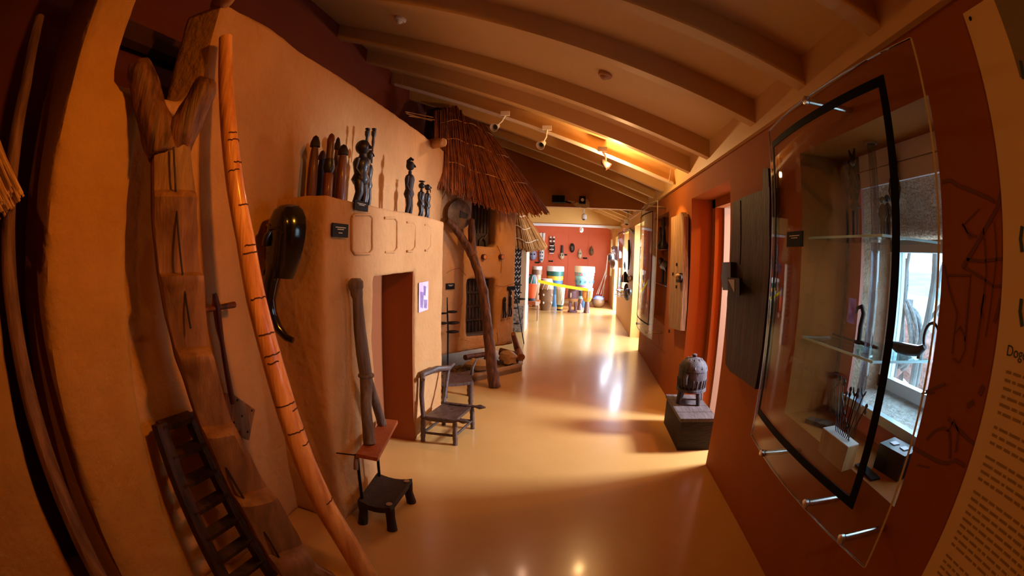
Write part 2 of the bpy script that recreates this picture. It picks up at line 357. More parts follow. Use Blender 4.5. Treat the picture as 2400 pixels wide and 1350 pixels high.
# second and third window recesses
w2 = thing('window_2', 'narrow window at the back of the second display recess', 'window', (1.36, 5.8, .8)); w2['kind'] = 'structure'
part(w2, 'back_board', MB().mm((1.352, 5.2, .6), (1.38, 5.95, 2.2)), REDWALL, 0)
part(w2, 'back_board', MB().mm((1.352, 6.22, .6), (1.38, 6.5, 2.2)), REDWALL, 0)
part(w2, 'frame', MB().mm((1.352, 5.95, .75), (1.37, 5.98, 2.05)).mm((1.352, 6.19, .75), (1.37, 6.22, 2.05)).mm((1.352, 5.95, 2.02), (1.37, 6.22, 2.05)), LILAC, 0)
part(w2, 'pane', MB().mm((1.36, 5.98, .75), (1.364, 6.19, 2.02)), PANE, 0)
for n, (a, b, z0, z1) in enumerate([(9.6, 10.7, .8, 2.05), (14.0, 14.75, .9, 2.05)]):
    wn = thing('window_%d' % (n + 3), ['bright far window behind the wall-hung staffs', 'small bright window beside the coral end wall'][n], 'window', (1.3, (a + b) / 2, z0)); wn['kind'] = 'structure'
    part(wn, 'frame', MB().mm((1.29, a, z0), (1.33, a + .05, z1)).mm((1.29, b - .05, z0), (1.33, b, z1)).mm((1.29, a, z1 - .05), (1.33, b, z1)).mm((1.29, a, z0), (1.33, b, z0 + .05)), WHITEP, 0)
    part(wn, 'pane', MB().mm((1.305, a + .05, z0 + .05), (1.311, b - .05, z1 - .05)), PANE, 0)
d2 = thing('door_2', 'bright open doorway in the far right wall', 'door', (1.3, 12.4, 0)); d2['kind'] = 'structure'
part(d2, 'frame', MB().mm((1.29, 11.9, 0), (1.34, 11.97, 2.05)).mm((1.29, 12.83, 0), (1.34, 12.9, 2.05)).mm((1.29, 11.9, 1.98), (1.34, 12.9, 2.05)), WHITEP, 0)
d3 = thing('door_3', 'ochre recessed doorway past the second display sheet', 'door', (1.3, 7.9, 0)); d3['kind'] = 'structure'
part(d3, 'frame', MB().mm((1.30, 7.34, 0), (1.35, 7.42, 2.1)).mm((1.30, 8.47, 0), (1.35, 8.55, 2.1)).mm((1.30, 7.34, 2.02), (1.35, 8.55, 2.1)), CREAMWALL, 0)
# outdoors
struct('ground_outside', MB().mm((1.36, -30, -.3), (90, 60, -.12)), mat('pale_ground', (.62, .60, .55), (.48, .46, .42), 1.5, .9))

# mural lines drawn on the right wall
MUR = [([(2208, 426), (2228, 422), (2246, 436), (2262, 441), (2290, 452), (2318, 464), (2332, 474)], .010),
       ([(2349, 445), (2336, 490), (2310, 535), (2285, 580), (2255, 628)], .014), ([(2266, 608), (2300, 612), (2352, 606)], .008),
       ([(2222, 645), (2275, 645), (2270, 700), (2265, 760), (2262, 800)], .006), ([(2212, 620), (2225, 680), (2243, 735), (2235, 790), (2232, 830)], .005),
       ([(2305, 535), (2312, 640), (2302, 720), (2290, 800), (2280, 860)], .005), ([(2330, 520), (2336, 600), (2325, 690), (2310, 790)], .004),
       ([(2262, 628), (2300, 650), (2330, 672), (2350, 668)], .006), ([(2240, 780), (2250, 765), (2262, 790), (2262, 820), (2248, 850), (2236, 840)], .005),
       ([(2275, 560), (2260, 530), (2256, 525), (2268, 545), (2290, 556)], .005), ([(2255, 530), (2275, 510), (2295, 490)], .004),
       ([(2308, 690), (2300, 720), (2302, 745)], .010), ([(2345, 700), (2338, 730), (2330, 755)], .011),
       ([(2306, 905), (2296, 925)], .018), ([(2282, 942), (2268, 952)], .016),
       ([(2140, 1050), (2170, 1066), (2200, 1082), (2222, 1086), (2240, 1078), (2262, 1092)], .011), ([(2172, 1030), (2190, 1010), (2212, 1002), (2225, 1012), (2228, 1040), (2226, 1075)], .008),
       ([(2222, 980), (2245, 1005), (2270, 1030), (2290, 1045)], .010), ([(2170, 918), (2195, 908), (2216, 900)], .008), ([(2160, 922), (2190, 920)], .005),
       ([(2222, 1010), (2236, 985), (2246, 1010), (2240, 1060)], .007), ([(2150, 1090), (2178, 1096)], .005),
       ([(1632, 600), (1650, 606), (1660, 640)], .006), ([(1622, 660), (1640, 666), (1660, 652), (1666, 645)], .006), ([(1628, 570), (1645, 548)], .005),
       ([(1524, 800), (1546, 815), (1560, 828)], .006), ([(1542, 775), (1546, 806)], .005),
       ([(1615, 565), (1612, 580), (1606, 590), (1606, 600)], .014)]
for pts, wd in MUR:
    q = [PX(a, b, WR - .001) for a, b in pts]
    if min(v.y for v in q) > 3.05 and max(v.y for v in q) < 4.2: continue
    part(wall_right, 'painted_line', MB().ribbon(q, wd, (-1, 0, 0), .0012), INK, 0)

# ================================================================ LEFT SIDE: CLAY FACADE
XW = -1.5
cw = MB().mm((-1.78, 1.24, 0), (XW, 4.86, 2.63)).mm((-1.8, .7, 0), (-1.56, 1.6, 2.12))
wall_clay = struct('wall_clay', remesh(cw, .032, 5, .022, 2.2, .004), CLAY, 'tall rounded mud wall with a level top', 60)
pl = MB().mm((-1.85, .57, 0), (XW + .02, .95, 2.08)).mm((-1.85, .57, 0), (XW + .02, .78, 3.3))
one('clay_pillar', remesh(pl, .032, 4, .02, 2.4, .004), CLAYD, 'tall ochre mud pillar left of the forked log ladder', 'pillar')
fl_ = MB().mm((-1.85, -1.2, 0), (XW, .365, 1.62))
one('clay_stub', remesh(fl_, .035, 5, .02, 2.4, .004), CLAYD, 'low mud wall under the reed eave at the far left', 'wall')
# band of shade on the oxblood wall, built as a dark bar
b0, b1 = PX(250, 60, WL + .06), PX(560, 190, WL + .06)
one('shade_band', MB().tube([b0, b1], .075, 8), mat('shade_band_brown', (.05, .012, .004), (.07, .018, .006), 5, .9), 'dark bar standing in for a band of shade on the oxblood wall above the mud pillar gap', 'shade band')
# clay spouts on the wall head
def spout(a, b, r, label):
    mb = MB().tube([a, interp(a, b, .5), b], [r * .95, r, r * .85], 12)
    one('clay_spout', remesh(mb, .014, 2, .006, 9), CLAY, label, 'spout', 'rounded mud spouts on the wall head')
a = Vector((-1.52, 4.72, 2.60)); spout(a + Vector((-.1, -.18, .04)), PX(1040, 334, -1.33), .055, 'rounded mud spout at the far corner of the tall mud wall')
spout(Vector((-1.62, 1.32, 2.66)), Vector((-1.38, 1.20, 2.62)), .05, 'dark mud spout at the near top corner of the tall mud wall')

# ---- clay block with doorway
BX, BT, BY0, BY1 = -1.18, 1.765, 1.90, 3.92
bk = MB().mm((-1.6, BY0, 0), (BX, 2.47, BT)).mm((-1.6, 3.21, 0), (BX, BY1, BT)).mm((-1.6, 2.4, 1.34), (BX, 3.3, BT)).mm((-1.6, 2.3, 0), (-1.47, 3.4, BT))
block = thing('clay_hut_front', 'mud hut front with a dark doorway and four pressed relief frames', 'hut', (-1.35, 2.9, 0))
part(block, 'wall', remesh(bk, .022, 4, .014, 3., .003), CLAY, 60)
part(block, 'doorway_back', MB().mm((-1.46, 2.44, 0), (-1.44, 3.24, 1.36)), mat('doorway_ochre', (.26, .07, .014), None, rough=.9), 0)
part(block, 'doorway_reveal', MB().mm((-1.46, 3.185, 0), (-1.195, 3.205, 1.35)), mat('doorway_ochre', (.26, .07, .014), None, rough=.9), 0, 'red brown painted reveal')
def relief(c, wpx, hpx, full):
    x = BX - .004; p = [PX(c[0] + dx, c[1] + dy, x) for dx, dy in
        [(-wpx, -hpx + 6), (-wpx + 6, -hpx), (wpx - 6, -hpx), (wpx, -hpx + 8), (wpx, hpx - 10), (wpx - 7, hpx), (-wpx + 7, hpx), (-wpx, hpx - 10)]]
    p = p + [p[0]] if full else p[1:7]
    return MB().tube(p, .011, 8, .8)
for c, w_, h_, full in (((848, 549), 24, 46, 1), ((912, 551), 18, 40, 0), ((959, 555), 13, 34, 0), ((998, 557), 10, 30, 0)):
    part(block, 'relief_frame', relief(c, w_, h_, full), CLAY, 60)

# ---- label plates
def plate(pts, nrm, label, lines=3, group='black caption plates', th=.006):
    p = [Vector(q) for q in pts]; n = Vector(nrm); c = sum(p, Vector()) / 4
    t = thing('caption_plate', label, 'caption plate', c, group)
    part(t, 'board', MB().prism(p, n * th), BLACK, 0)
    u, v = p[1] - p[0], p[3] - p[0]
    for k in range(lines):
        f0, f1, g = (.18, .82, .26) if k == 0 else ((.3, .7, .40) if k == 1 else (.38, .62, .66))
        h = .055
        q = [p[0] + u * f0 + v * g, p[0] + u * f1 + v * g, p[0] + u * f1 + v * (g + h), p[0] + u * f0 + v * (g + h)]
        part(t, 'printed_line', MB().prism([x + n * th for x in q], n * .0006), PRINT, 0)
    return t
def rect_x(x0, y0, x1, y1, X): # pixel box on a wall of constant X, level and upright
    a, b = PX(x0, (y0 + y1) / 2, X), PX(x1, (y0 + y1) / 2, X); zt, zb = PX((x0 + x1) / 2, y0, X).z, PX((x0 + x1) / 2, y1, X).z
    return [(X, a.y, zt), (X, b.y, zt), (X, b.y, zb), (X, a.y, zb)]
plate(rect_x(777, 524, 814, 556, BX + .008), (1, 0, 0), 'black caption plate on the mud hut front beside the horned mask')
plate(rect_x(829, 471, 861, 494, BX + .008), (1, 0, 0), 'black caption plate under the carved figures on the mud hut front', 2)
plate(rect_x(430, 541, 459, 576, XW + .012), (1, 0, 0), 'black caption plate peeking out right of the forked log ladder', 1)
# purple print right of the doorway
pr_ = rect_x(981, 661, 1003, 729, BX + .006)
t = thing('picture_print', 'purple and white picture print pinned right of the mud doorway', 'print', Vector(pr_[3]))
PU = mat('violet_print', (.52, .36, .62), (.75, .62, .78), 9, .6)
part(t, 'sheet', MB().prism([Vector(p) for p in pr_], (.003, 0, 0)), PU, 0)
p0 = Vector(pr_[0]); uu = Vector(pr_[1]) - p0; vv = Vector(pr_[3]) - p0
for a, b, c_, d_ in ((.12, .3, .5, .9), (.45, .12, .75, .5), (.5, .6, .9, .95)):
    part(t, 'printed_shape', MB().prism([p0 + uu * x + vv * y + Vector((.003, 0, 0)) for x, y in ((a, b), (c_, b + .05), (c_ - .08, d_), (a + .05, d_ - .06))], (.0008, 0, 0)), mat('violet_ink', (.16, .10, .26), (.3, .2, .42), 20, .6), 0)

# ---- forked log ladder
base, top = Vector((-1.05, 1.36, 0)), PX(398, 330, -1.345)
ax_px = [(398, 330), (404, 430), (410, 540), (420, 640), (434, 740), (452, 830), (480, 920), (512, 1010), (552, 1090), (598, 1170), (645, 1250), (690, 1330)]
axp = lean(base, top, ax_px) + [base + Vector((.0, .02, .0))]
axp = axp[::-1]
treads = lean(base, top, [(408, 460), (430, 640), (458, 820), (520, 1000), (600, 1150), (672, 1290)])
tz = sorted(p.z for p in treads)
t = thing('log_ladder', 'forked notched log ladder leaning on the tall mud wall', 'ladder', base)
fine = []
for i in range(len(axp) - 1):
    for k in range(10): fine.append(axp[i].lerp(axp[i + 1], k / 10))
fine.append(axp[-1])
out = Vector((.86, -.5, .1)).normalized()
def ladder_mesh(front):
    mb = MB(); rings = []
    for p in fine:
        z = p.z; nxt = min([q for q in tz if q > z] + [2.0]); prv = max([q for q in tz if q <= z] + [-.2])
        q_ = min(1, max(0, (z - prv) / max(nxt - prv, .05))); f = .026 + .075 * q_ ** 1.4 * (1 if q_ < .93 else 1 - (q_ - .93) * 5)
        if nxt == 2.0: f = .05
        hw = .085 + .012 * math.sin(z * 5) - .012 * (z / 2)
        side = Vector((.5, .86, 0)); ring = []
        prof = [(-1., 0.), (-.94, f * .8), (-.55, f), (0, f * 1.02), (.6, f), (.95, f * .75), (1., 0)] if front else [(-1., .004), (-1.02, -.03), (-.8, -.075), (0, -.10), (.8, -.075), (1.02, -.03), (1., .004)]
        for a, b in prof: ring.append(p + side * a * hw + out * b + Vector((0, 0, 0)))
        rings.append(ring)
    n = 7; vs = [v for r in rings for v in r]; k = len(rings)
    fsx = [(i * n + j, i * n + (j + 1) % n, (i + 1) * n + (j + 1) % n, (i + 1) * n + j) for i in range(k - 1) for j in range(n)]
    fsx += [tuple(range(n))[::-1], tuple(range((k - 1) * n, k * n))]
    vs = [v + Vector((noise.noise(v * 9), noise.noise(v * 9 + Vector((5, 0, 0))), 0)) * .006 for v in vs]
    return mb.add(vs, fsx)
part(t, 'trunk', ladder_mesh(False), LOGW, 50)
part(t, 'hewn_steps', ladder_mesh(True), LOGF, 35, 'pale hewn step faces')
T0 = fine[-1]
def groove(mb, amp=.008):
    c = sum(mb.v, Vector()) / len(mb.v)
    mb.v = [v + (v - c).normalized() * amp * (noise.noise(Vector((v.x * 38, v.y * 38, v.z * 5)))) for v in mb.v]; return mb
arm = lambda pts, r: MB().tube(pts, r, 12, .85, .05)
la = [T0 + Vector((0, -.02, -.06))] + lean(base, top, [(378, 330), (352, 250), (325, 165), (320, 148)])
ra = [T0 + Vector((0, .03, -.05))] + lean(base, top, [(425, 315), (448, 275), (475, 212), (484, 190)])
part(t, 'fork_arm', groove(remesh(arm(la, [.075, .080, .072, .062, .045]), .009, 1, .012, 9)), LOGW, 50)
part(t, 'fork_arm', groove(remesh(arm(ra, [.06, .070, .064, .056, .04]), .009, 1, .012, 9)), LOGW, 50)
part(t, 'split_crack', MB().tube([p + out * .075 + Vector((0, -.0, 0)) for p in fine[-44:-3:5]], .004, 5), DARKW)
part(t, 'split_crack', MB().tube([p + out * .05 - Vector((.5, .86, 0)) * .05 for p in fine[10:50:5]], .005, 5), DARKW)

# ---- pale pole with dark knots
base, top = Vector((-.85, 1.50, 0)), PX(529, 88, -1.41)
pp = lean(base, top, [(850, 1335), (812, 1270), (760, 1185), (715, 1085), (672, 960), (634, 830), (600, 700), (575, 560), (552, 440), (536, 300), (529, 180), (529, 88)])
pp = [base + (base - pp[0]) * 0] + pp[1:] if pp[0].z < .0 else [base] + pp
rr = [.054 - .022 * i / (len(pp) - 1) for i in range(len(pp))]
t = thing('leaning_pole', 'long pale peeled pole with dark knots leaning on the tall mud wall', 'pole', base)
part(t, 'shaft', MB().tube(pp, rr, 16, 1, .012), POLEW, 60)
seg = []; KNOT = mat('knot_bark', (.06, .018, .006), None, rough=.8)
for i in range(len(pp) - 1):
    for k in range(8): seg.append((pp[i].lerp(pp[i + 1], k / 8), rr[i] + (rr[i + 1] - rr[i]) * k / 8, (pp[i + 1] - pp[i]).normalized()))
for px, py in ((760, 1165), (708, 1040), (668, 955), (662, 940), (640, 850), (632, 838), (600, 695), (584, 590), (582, 575), (560, 485), (545, 400), (540, 380), (538, 330), (536, 312), (620, 790), (690, 1000)):
    q = lean(base, top, [(px, py)])[0]; c, r, d = min(seg, key=lambda s: (s[0] - q).length)
    mb = MB(); u = d.orthogonal().normalized(); w_ = d.cross(u); tov = (O_ - c).normalized(); a0 = math.atan2(tov.dot(w_), tov.dot(u)); a1 = a0 + random.uniform(-1.1, .6)
    mb.tube([c + (u * math.cos(a1 + k * .22) + w_ * math.sin(a1 + k * .22)) * (r * 1.0) + d * random.uniform(-.0025, .0025) for k in range(random.randint(6, 11))], .003, 5)
    part(t, 'knot_ring', mb, KNOT)

# ---- dark rung ladder behind
baseL = PZ(545, 1400, 0); baseR = PZ(660, 1372, 0); topL = PX(372, 993, -1.47); topR = PX(446, 968, -1.5)
baseL.x = -1.30; baseR.x = -1.27
t = thing('rung_ladder', 'dark squared ladder with broad rungs behind the log ladder', 'ladder', (baseL + baseR) / 2)
def bar(a, b, w_, h_, up=Vector((0, 0, 1))):
    a, b = Vector(a), Vector(b); d = (b - a).normalized(); s = d.cross(up).normalized(); u = s.cross(d)
    return [a - s * w_ - u * h_, a + s * w_ - u * h_, a + s * w_ + u * h_, a - s * w_ + u * h_, b - s * w_ - u * h_, b + s * w_ - u * h_, b + s * w_ + u * h_, b - s * w_ + u * h_]
L0, L1, R0, R1 = Vector((-1.30, 1.02, 0)), topL, Vector((-1.27, 1.36, 0)), topR
lp = lean(L0, L1, [(520, 1349)])[0]; L0 = L1 + (lp - L1) * ((0 - L1.z) / (lp.z - L1.z)); R0 = L0 + Vector((.03, .27, 0)); R1 = L1 + (topR - L1)
RW = wood('rail_wood', (.018, .006, .003), (.06, .02, .008), .5)
part(t, 'rail', MB().hexa(bar(L0, L1, .028, .022, Vector((1, 0, 0)))), RW, 20)
part(t, 'rail', MB().hexa(bar(R0, R1, .028, .022, Vector((1, 0, 0)))), RW, 20)
for k in range(9):
    f = .985 - k * .142
    if f > .03: part(t, 'rung', MB().hexa(bar(L0.lerp(L1, f), R0.lerp(R1, f), .026, .013, Vector((.3, 0, 1)))), RW, 20)

# ---- paddle tool with crossbar on the wall
X_ = -1.44
q = lambda a, b, x=X_: PX(a, b, x)
t = thing('crossbar_paddle', 'red brown wooden paddle with crossbar handle hung on the tall mud wall', 'tool', q(572, 1060))
part(t, 'handle', MB().tube([q(503, 688), q(507, 715), q(514, 770), q(520, 800), q(535, 890), q(546, 945)], [.012, .022, .019, .013, .015, .016], 10, .8), REDW, 60)
part(t, 'crossbar', MB().tube([q(470, 728), q(508, 722), q(549, 714)], [.010, .012, .015], 10), REDW, 60)
hd = [q(548, 925), q(598, 960), q(584, 1032), q(543, 1000)]
part(t, 'blade', MB().prism(hd, (-.035, 0, 0)), wood('blade_wood', (.16, .07, .025), (.30, .15, .06), .5), 20, 'pale flat blade with dark nail holes')
part(t, 'socket', MB().prism([q(528, 922), q(548, 925), q(543, 1000), q(528, 950)], (-.035, 0, 0)), REDW, 20)
for a, b in ((556, 938), (590, 962), (567, 975), (548, 990), (580, 1012)): part(t, 'nail_hole', MB().ball(q(a, b), .006, 8, 5), DARKW)
part(t, 'spike', MB().tube([q(560, 1010), q(574, 1062)], [.010, .006], 8), REDW)

# ---- far left pole, reed eave
pp = [PX(a, b, x) for a, b, x in ((92, 40, -1.62), (60, 200, -1.58), (30, 370, -1.55), (20, 520, -1.52), (22, 640, -1.5), (42, 800, -1.46), (88, 1000, -1.42), (160, 1200, -1.38), (225, 1340, -1.34))]
e = pp[-1] + (pp[-1] - pp[-2]) * ((0 - pp[-1].z) / (pp[-1].z - pp[-2].z)); pp.append(e)
one('corner_pole', MB().tube(pp, [.022, .026, .028, .028, .03, .03, .032, .034, .034, .034], 10, 1, .05), wood('dim_pole_wood', (.10, .04, .015), (.26, .12, .05), .7), 'thin cracked pole standing in the dark gap at the far left', 'pole')
mb = MB()
for i in range(90):
    fy, fz = random.random(), random.random()
    e0 = PX(58 - 60 * fz - 25 * fy, 462 + 60 * fz - 45 * fy, -1.36 - .1 * random.random())
    s0 = e0 + Vector((-.10 + random.uniform(-.03, .03), -.26 + random.uniform(-.03, .03), .30 + random.uniform(-.04, .04)))
    mb.tube([s0, s0.lerp(e0, .5) + Vector((0, 0, .012)), e0], .0045, 5)
one('reed_eave', mb, REEDP, 'cut reed ends of an eave at the far left edge', 'thatch', kind='stuff')

# ---- horned face mask on the side of the hut front
t = thing('horned_mask', 'glossy black face mask with long curved trunk on the hut front side', 'mask', PY(660, 700, 1.80))
YM = 1.80
c = PY(678, 560, YM); fw = Vector((-.25, -1, 0)).normalized(); rt = Vector((1, -.25, 0)).normalized(); up = (Vector((0, 0, 1)) + rt * .25).normalized(); rt = fw.cross(up).normalized(); rt = rt if rt.x > 0 else -rt
def mk(a, b, d): return c + rt * a + up * b + fw * d
def shellp(prof_, depth_):
    m_ = MB(); n_ = 14; vs = []
    for (hw, z) in prof_:
        for j in range(n_):
            th = math.pi * j / (n_ - 1); vs.append(mk(-hw * math.cos(th), z, depth_ * max(0., math.sin(th)) ** .8 * (hw / .115) ** .5))
    k = len(prof_); f = [(i * n_ + j, i * n_ + j + 1, (i + 1) * n_ + j + 1, (i + 1) * n_ + j) for i in range(k - 1) for j in range(n_ - 1)]
    f += [tuple(i * n_ for i in range(k)) + tuple(i * n_ + n_ - 1 for i in range(k - 1, -1, -1)), tuple(range(n_)), tuple(range((k - 1) * n_, k * n_))[::-1]]
    return m_.add(vs, f)
prof_ = [(.02, .165), (.06, .152), (.09, .125), (.108, .08), (.116, .03), (.114, -.03), (.104, -.09), (.09, -.14), (.078, -.175)]
part(t, 'face', shellp(prof_, .12), MASKB, 70)
part(t, 'nose', MB().tube([mk(-.012, .045, .108), mk(-.014, .0, .135), mk(-.016, -.035, .13)], [.010, .016, .02], 10), MASKB, 60)
part(t, 'brow', MB().tube([mk(-.08, .035, .09), mk(-.045, .055, .115), mk(-.012, .045, .125), mk(.03, .058, .12), mk(.065, .04, .10)], .009, 8), MASKB, 60)
for s in (-.05, .03): part(t, 'eye', MB().ball(mk(s, .012, .105), (.018, .012, .008), 10, 6), MASKB, 60)
part(t, 'mouth', MB().tube([mk(-.05, -.08, .09), mk(-.012, -.075, .112), mk(.03, -.08, .098)], .011, 8, .8), MASKB, 60)
for k in range(5): part(t, 'tine', MB().tube([mk(-.055 + k * .026, -.12, .085), mk(-.06 + k * .024, -.185, .07)], .008, 8), MASKB)
part(t, 'collar', MB().tube([mk(-.085, -.165, .05), mk(-.03, -.18, .10), mk(.04, -.185, .08)], .010, 8), MASKB)
tk = [PY(a, b, YM - .06 + k * .006) for k, (a, b) in enumerate(((648, 612), (636, 660), (630, 700), (636, 735), (652, 770), (672, 792), (687, 798)))]
part(t, 'trunk', MB().tube(tk, [.045, .042, .036, .030, .024, .018, .015], 14), MASKB, 60)
part(t, 'trunk_ring', MB().tube([tk[3] + Vector((.03 * math.cos(x), .03 * math.sin(x), -.008 * math.cos(x))) for x in [i * math.pi / 6 for i in range(13)]], .005, 6), MASKB)

# ---- carved figures on top of the hut front
def figure(px, ptop, X, label, m, kind, wpx, h=None, zb=BT + .004, lean_=0., group='carved figures on the mud hut front'):
    tp = PX(px, ptop, X); H_ = (tp.z - zb) if h is None else h; b = Vector((X, tp.y, zb)); W_ = msize(wpx, tp) / 2
    t = thing('carved_figure', label, 'figure', b, group)
    P = lambda a, y, z: b + Vector((a + lean_ * z * 0, y, z * H_))
    if kind == 'post':
        part(t, 'body', MB().lathe([(W_ * .85, 0), (W_ * .95, .15 * H_), (W_ * .9, .45 * H_), (W_ * .75, .7 * H_), (W_ * .62, .8 * H_)], b, 12), m, 60)
        part(t, 'head', MB().lathe([(W_ * .62, .8 * H_), (W_ * .95, .81 * H_), (W_ * .9, .88 * H_), (W_ * .5, .97 * H_), (.001, H_)], b, 12), DARKW if m is not DARKW else BROWNW, 60)
    elif kind == 'banded':
        part(t, 'body', MB().lathe([(W_, 0), (W_, .35 * H_), (W_ * .85, .38 * H_)], b, 12), REDW, 60)
        part(t, 'collar', MB().lathe([(W_ * .8, .38 * H_), (W_ * 1.2, .46 * H_), (W_ * .9, .60 * H_)], b, 12), EBONY, 60)
        part(t, 'neck', MB().lathe([(W_ * .75, .60 * H_), (W_ * .75, .82 * H_)], b, 12), BROWNW, 60)
        part(t, 'head', MB().lathe([(W_ * .8, .82 * H_), (W_ * .8, .9 * H_), (W_ * .5, .97 * H_), (.001, H_)], b, 12), REDW, 60)
    else:
        w_ = W_ * (1.25 if kind == 'big' else 1.15); hd = .115 if kind == 'big' else .085
        for s in (-1, 1):
            part(t, 'leg', MB().tube([P(s * .2 * w_, s * w_ * .5, 0), P(.25 * w_, s * w_ * .55, .17), P(0, s * w_ * .42, .36)], [w_ * .36, w_ * .44, w_ * .56], 10), m, 60)
            part(t, 'arm', MB().tube([P(0, s * w_ * .8, .68), P(-.1 * w_, s * w_ * .98, .52), P(.45 * w_, s * w_ * .6, .40)], [w_ * .26, w_ * .2, w_ * .16], 8), m, 60)
        part(t, 'torso', MB().lathe([(w_ * .72, .30 * H_), (w_ * 1.0, .37 * H_), (w_ * .72, .46 * H_), (w_ * .82, .53 * H_), (w_ * .95, .63 * H_), (w_ * .78, .69 * H_), (w_ * .34, .725 * H_), (w_ * .32, .78 * H_)], b, 12), m, 60)
        hz = .87
        hdm = MB().ball(P(0, 0, hz), (w_ * .82, w_ * .72, hd * H_), 14, 10); part(t, 'head', hdm, m, 60)
        part(t, 'nose', MB().tube([P(w_ * .78, 0, hz + .02), P(w_ * 1.0, 0, hz - .03)], [w_ * .1, w_ * .16], 6), m)
        part(t, 'foot_block', MB().lathe([(w_ * .95, 0), (w_ * .95, .025 * H_)], b, 12), m, 40)
        if kind == 'crest': part(t, 'crest', MB().tube([P(-w_ * .6, 0, hz - .02), P(-w_ * .5, 0, hz + .09), P(0, 0, hz + .13), P(w_ * .55, 0, hz + .10)], [w_ * .25, w_ * .35, w_ * .35, w_ * .2], 8), m, 60)
        if kind == 'hat': part(t, 'cap', MB().lathe([(w_ * .5, .96 * H_), (w_ * .8, .98 * H_), (w_ * .8, H_)], b, 10), m)
        if kind == 'beard': part(t, 'beard', MB().tube([P(w_ * .7, 0, hz - .06), P(w_ * .85, 0, hz - .15)], [w_ * .22, w_ * .08], 7), m)
    return t
figure(741, 317, -1.37, 'leftmost round topped wooden post figure on the hut front', BROWNW, 'post', 26)
figure(757, 352, -1.40, 'short dark post figure between the two leftmost tall ones', DARKW, 'post', 22)
figure(778, 312, -1.30, 'tall post figure with black collar bands on the hut front', BROWNW, 'banded', 24)
figure(793, 321, -1.42, 'slim post figure standing behind the banded one', BROWNW, 'post', 16)
figure(806, 338, -1.30, 'stout brown post figure beside the wall shadow', REDW, 'post', 28)
figure(852, 326, -1.27, 'large dark standing figure with big round head', EBONY, 'big', 36)
tw = figure(868, 345, -1.36, 'slender dark figure carrying two small heads behind the large one', EBONY, 'thin', 20)
b = LOC[tw.name]; zt = PX(868, 345, -1.36).z
for k, px in enumerate((861, 876)):
    c = PX(px, 316, -1.36); part(tw, 'small_head', MB().lathe([(.007, -.20), (.007, -.10), (.012, -.05), (.010, -.02), (.018, 0), (.019, .025), (.010, .03), (.018, .036), (.018, .045)], c, 10), EBONY, 60)
figure(963, 372, -1.28, 'crested bearded figure standing alone on the hut front', DARKW, 'crest', 22)
figure(989, 424, -1.28, 'left one of the small paired figures with flat cap', EBONY, 'hat', 17)
figure(1003, 428, -1.31, 'right one of the small paired figures at the hut front end', EBONY, 'beard', 16)

# ---- plank on metal legs over a stool, forked post on it
zt_ = .46
A_, B_, C_, D_ = PZ(834, 1063, zt_), PZ(885, 1073, zt_), PZ(932, 985, zt_), PZ(896, 981, zt_)
t = thing('plank_shelf', 'red brown plank shelf fixed low on the mud hut front', 'shelf', (A_ + C_) / 2)
part(t, 'board', MB().prism([A_, B_, C_, D_], (0, 0, -.022)), PLATFW, 20)
f1, f2 = A_.lerp(B_, .25), C_.lerp(D_, .5)
def drop(p, z): return Vector((p.x, p.y, z))
SZ = .165
for p in (PZ(848, 1166, SZ), PZ(889, 1113, SZ)):
    part(t, 'support_rod', MB().tube([drop(p, zt_ - .02), drop(p, SZ - .01)], .0095, 8), IRON)
part(t, 'clamp', MB().tube([drop(PZ(848, 1166, SZ), zt_ - .02), drop(PZ(848, 1166, SZ), zt_ - .06) + Vector((0, -.02, 0)), drop(PZ(848, 1166, SZ), zt_ - .10) + Vector((0, -.03, 0))], .014, 8), GREYW)
part(t, 'bracket', MB().tube([Vector((-1.17, A_.y - .02, zt_ - .01)), A_ - Vector((0, 0, .01))], .004, 6), IRON)
part(t, 'bracket', MB().tube([Vector((-1.17, D_.y - .02, zt_ - .03)), D_ - Vector((0, 0, .02))], .012, 6), IRON)
# forked post
fz = zt_ + .002; F1, F2 = PZ(866, 1040, fz), PZ(896, 995, fz)
base = (F1 + F2) / 2; tp = PX(834, 668, -1.13)
J = lean(base, tp, [(858, 880)])[0]
t = thing('forked_post', 'grey forked house post with knob head standing on the plank shelf', 'post', base)
u1 = lean(base, tp, [(834, 668), (836, 690), (838, 700), (843, 770), (850, 830), (858, 880)])
part(t, 'shaft', MB().tube(u1, [.034, .034, .028, .033, .036, .036], 14, 1, .03), GREYW, 60)
part(t, 'knob', MB().lathe([(.034, -.03), (.042, -.01), (.04, .02), (.025, .035)], u1[0], 14), GREYW, 60)
part(t, 'ring', MB().lathe([(.036, -.012), (.046, -.006), (.046, .006), (.036, .012)], J, 14), GREYW, 60)
part(t, 'leg', MB().tube([J, interp(J, F1, .5) + Vector((0, -.015, 0)), F1], [.036, .03, .034], 12), GREYW, 60)
part(t, 'leg', MB().tube([J, interp(J, F2, .5) + Vector((0, .01, 0)), F2], [.03, .026, .028], 12), GREYW, 60)
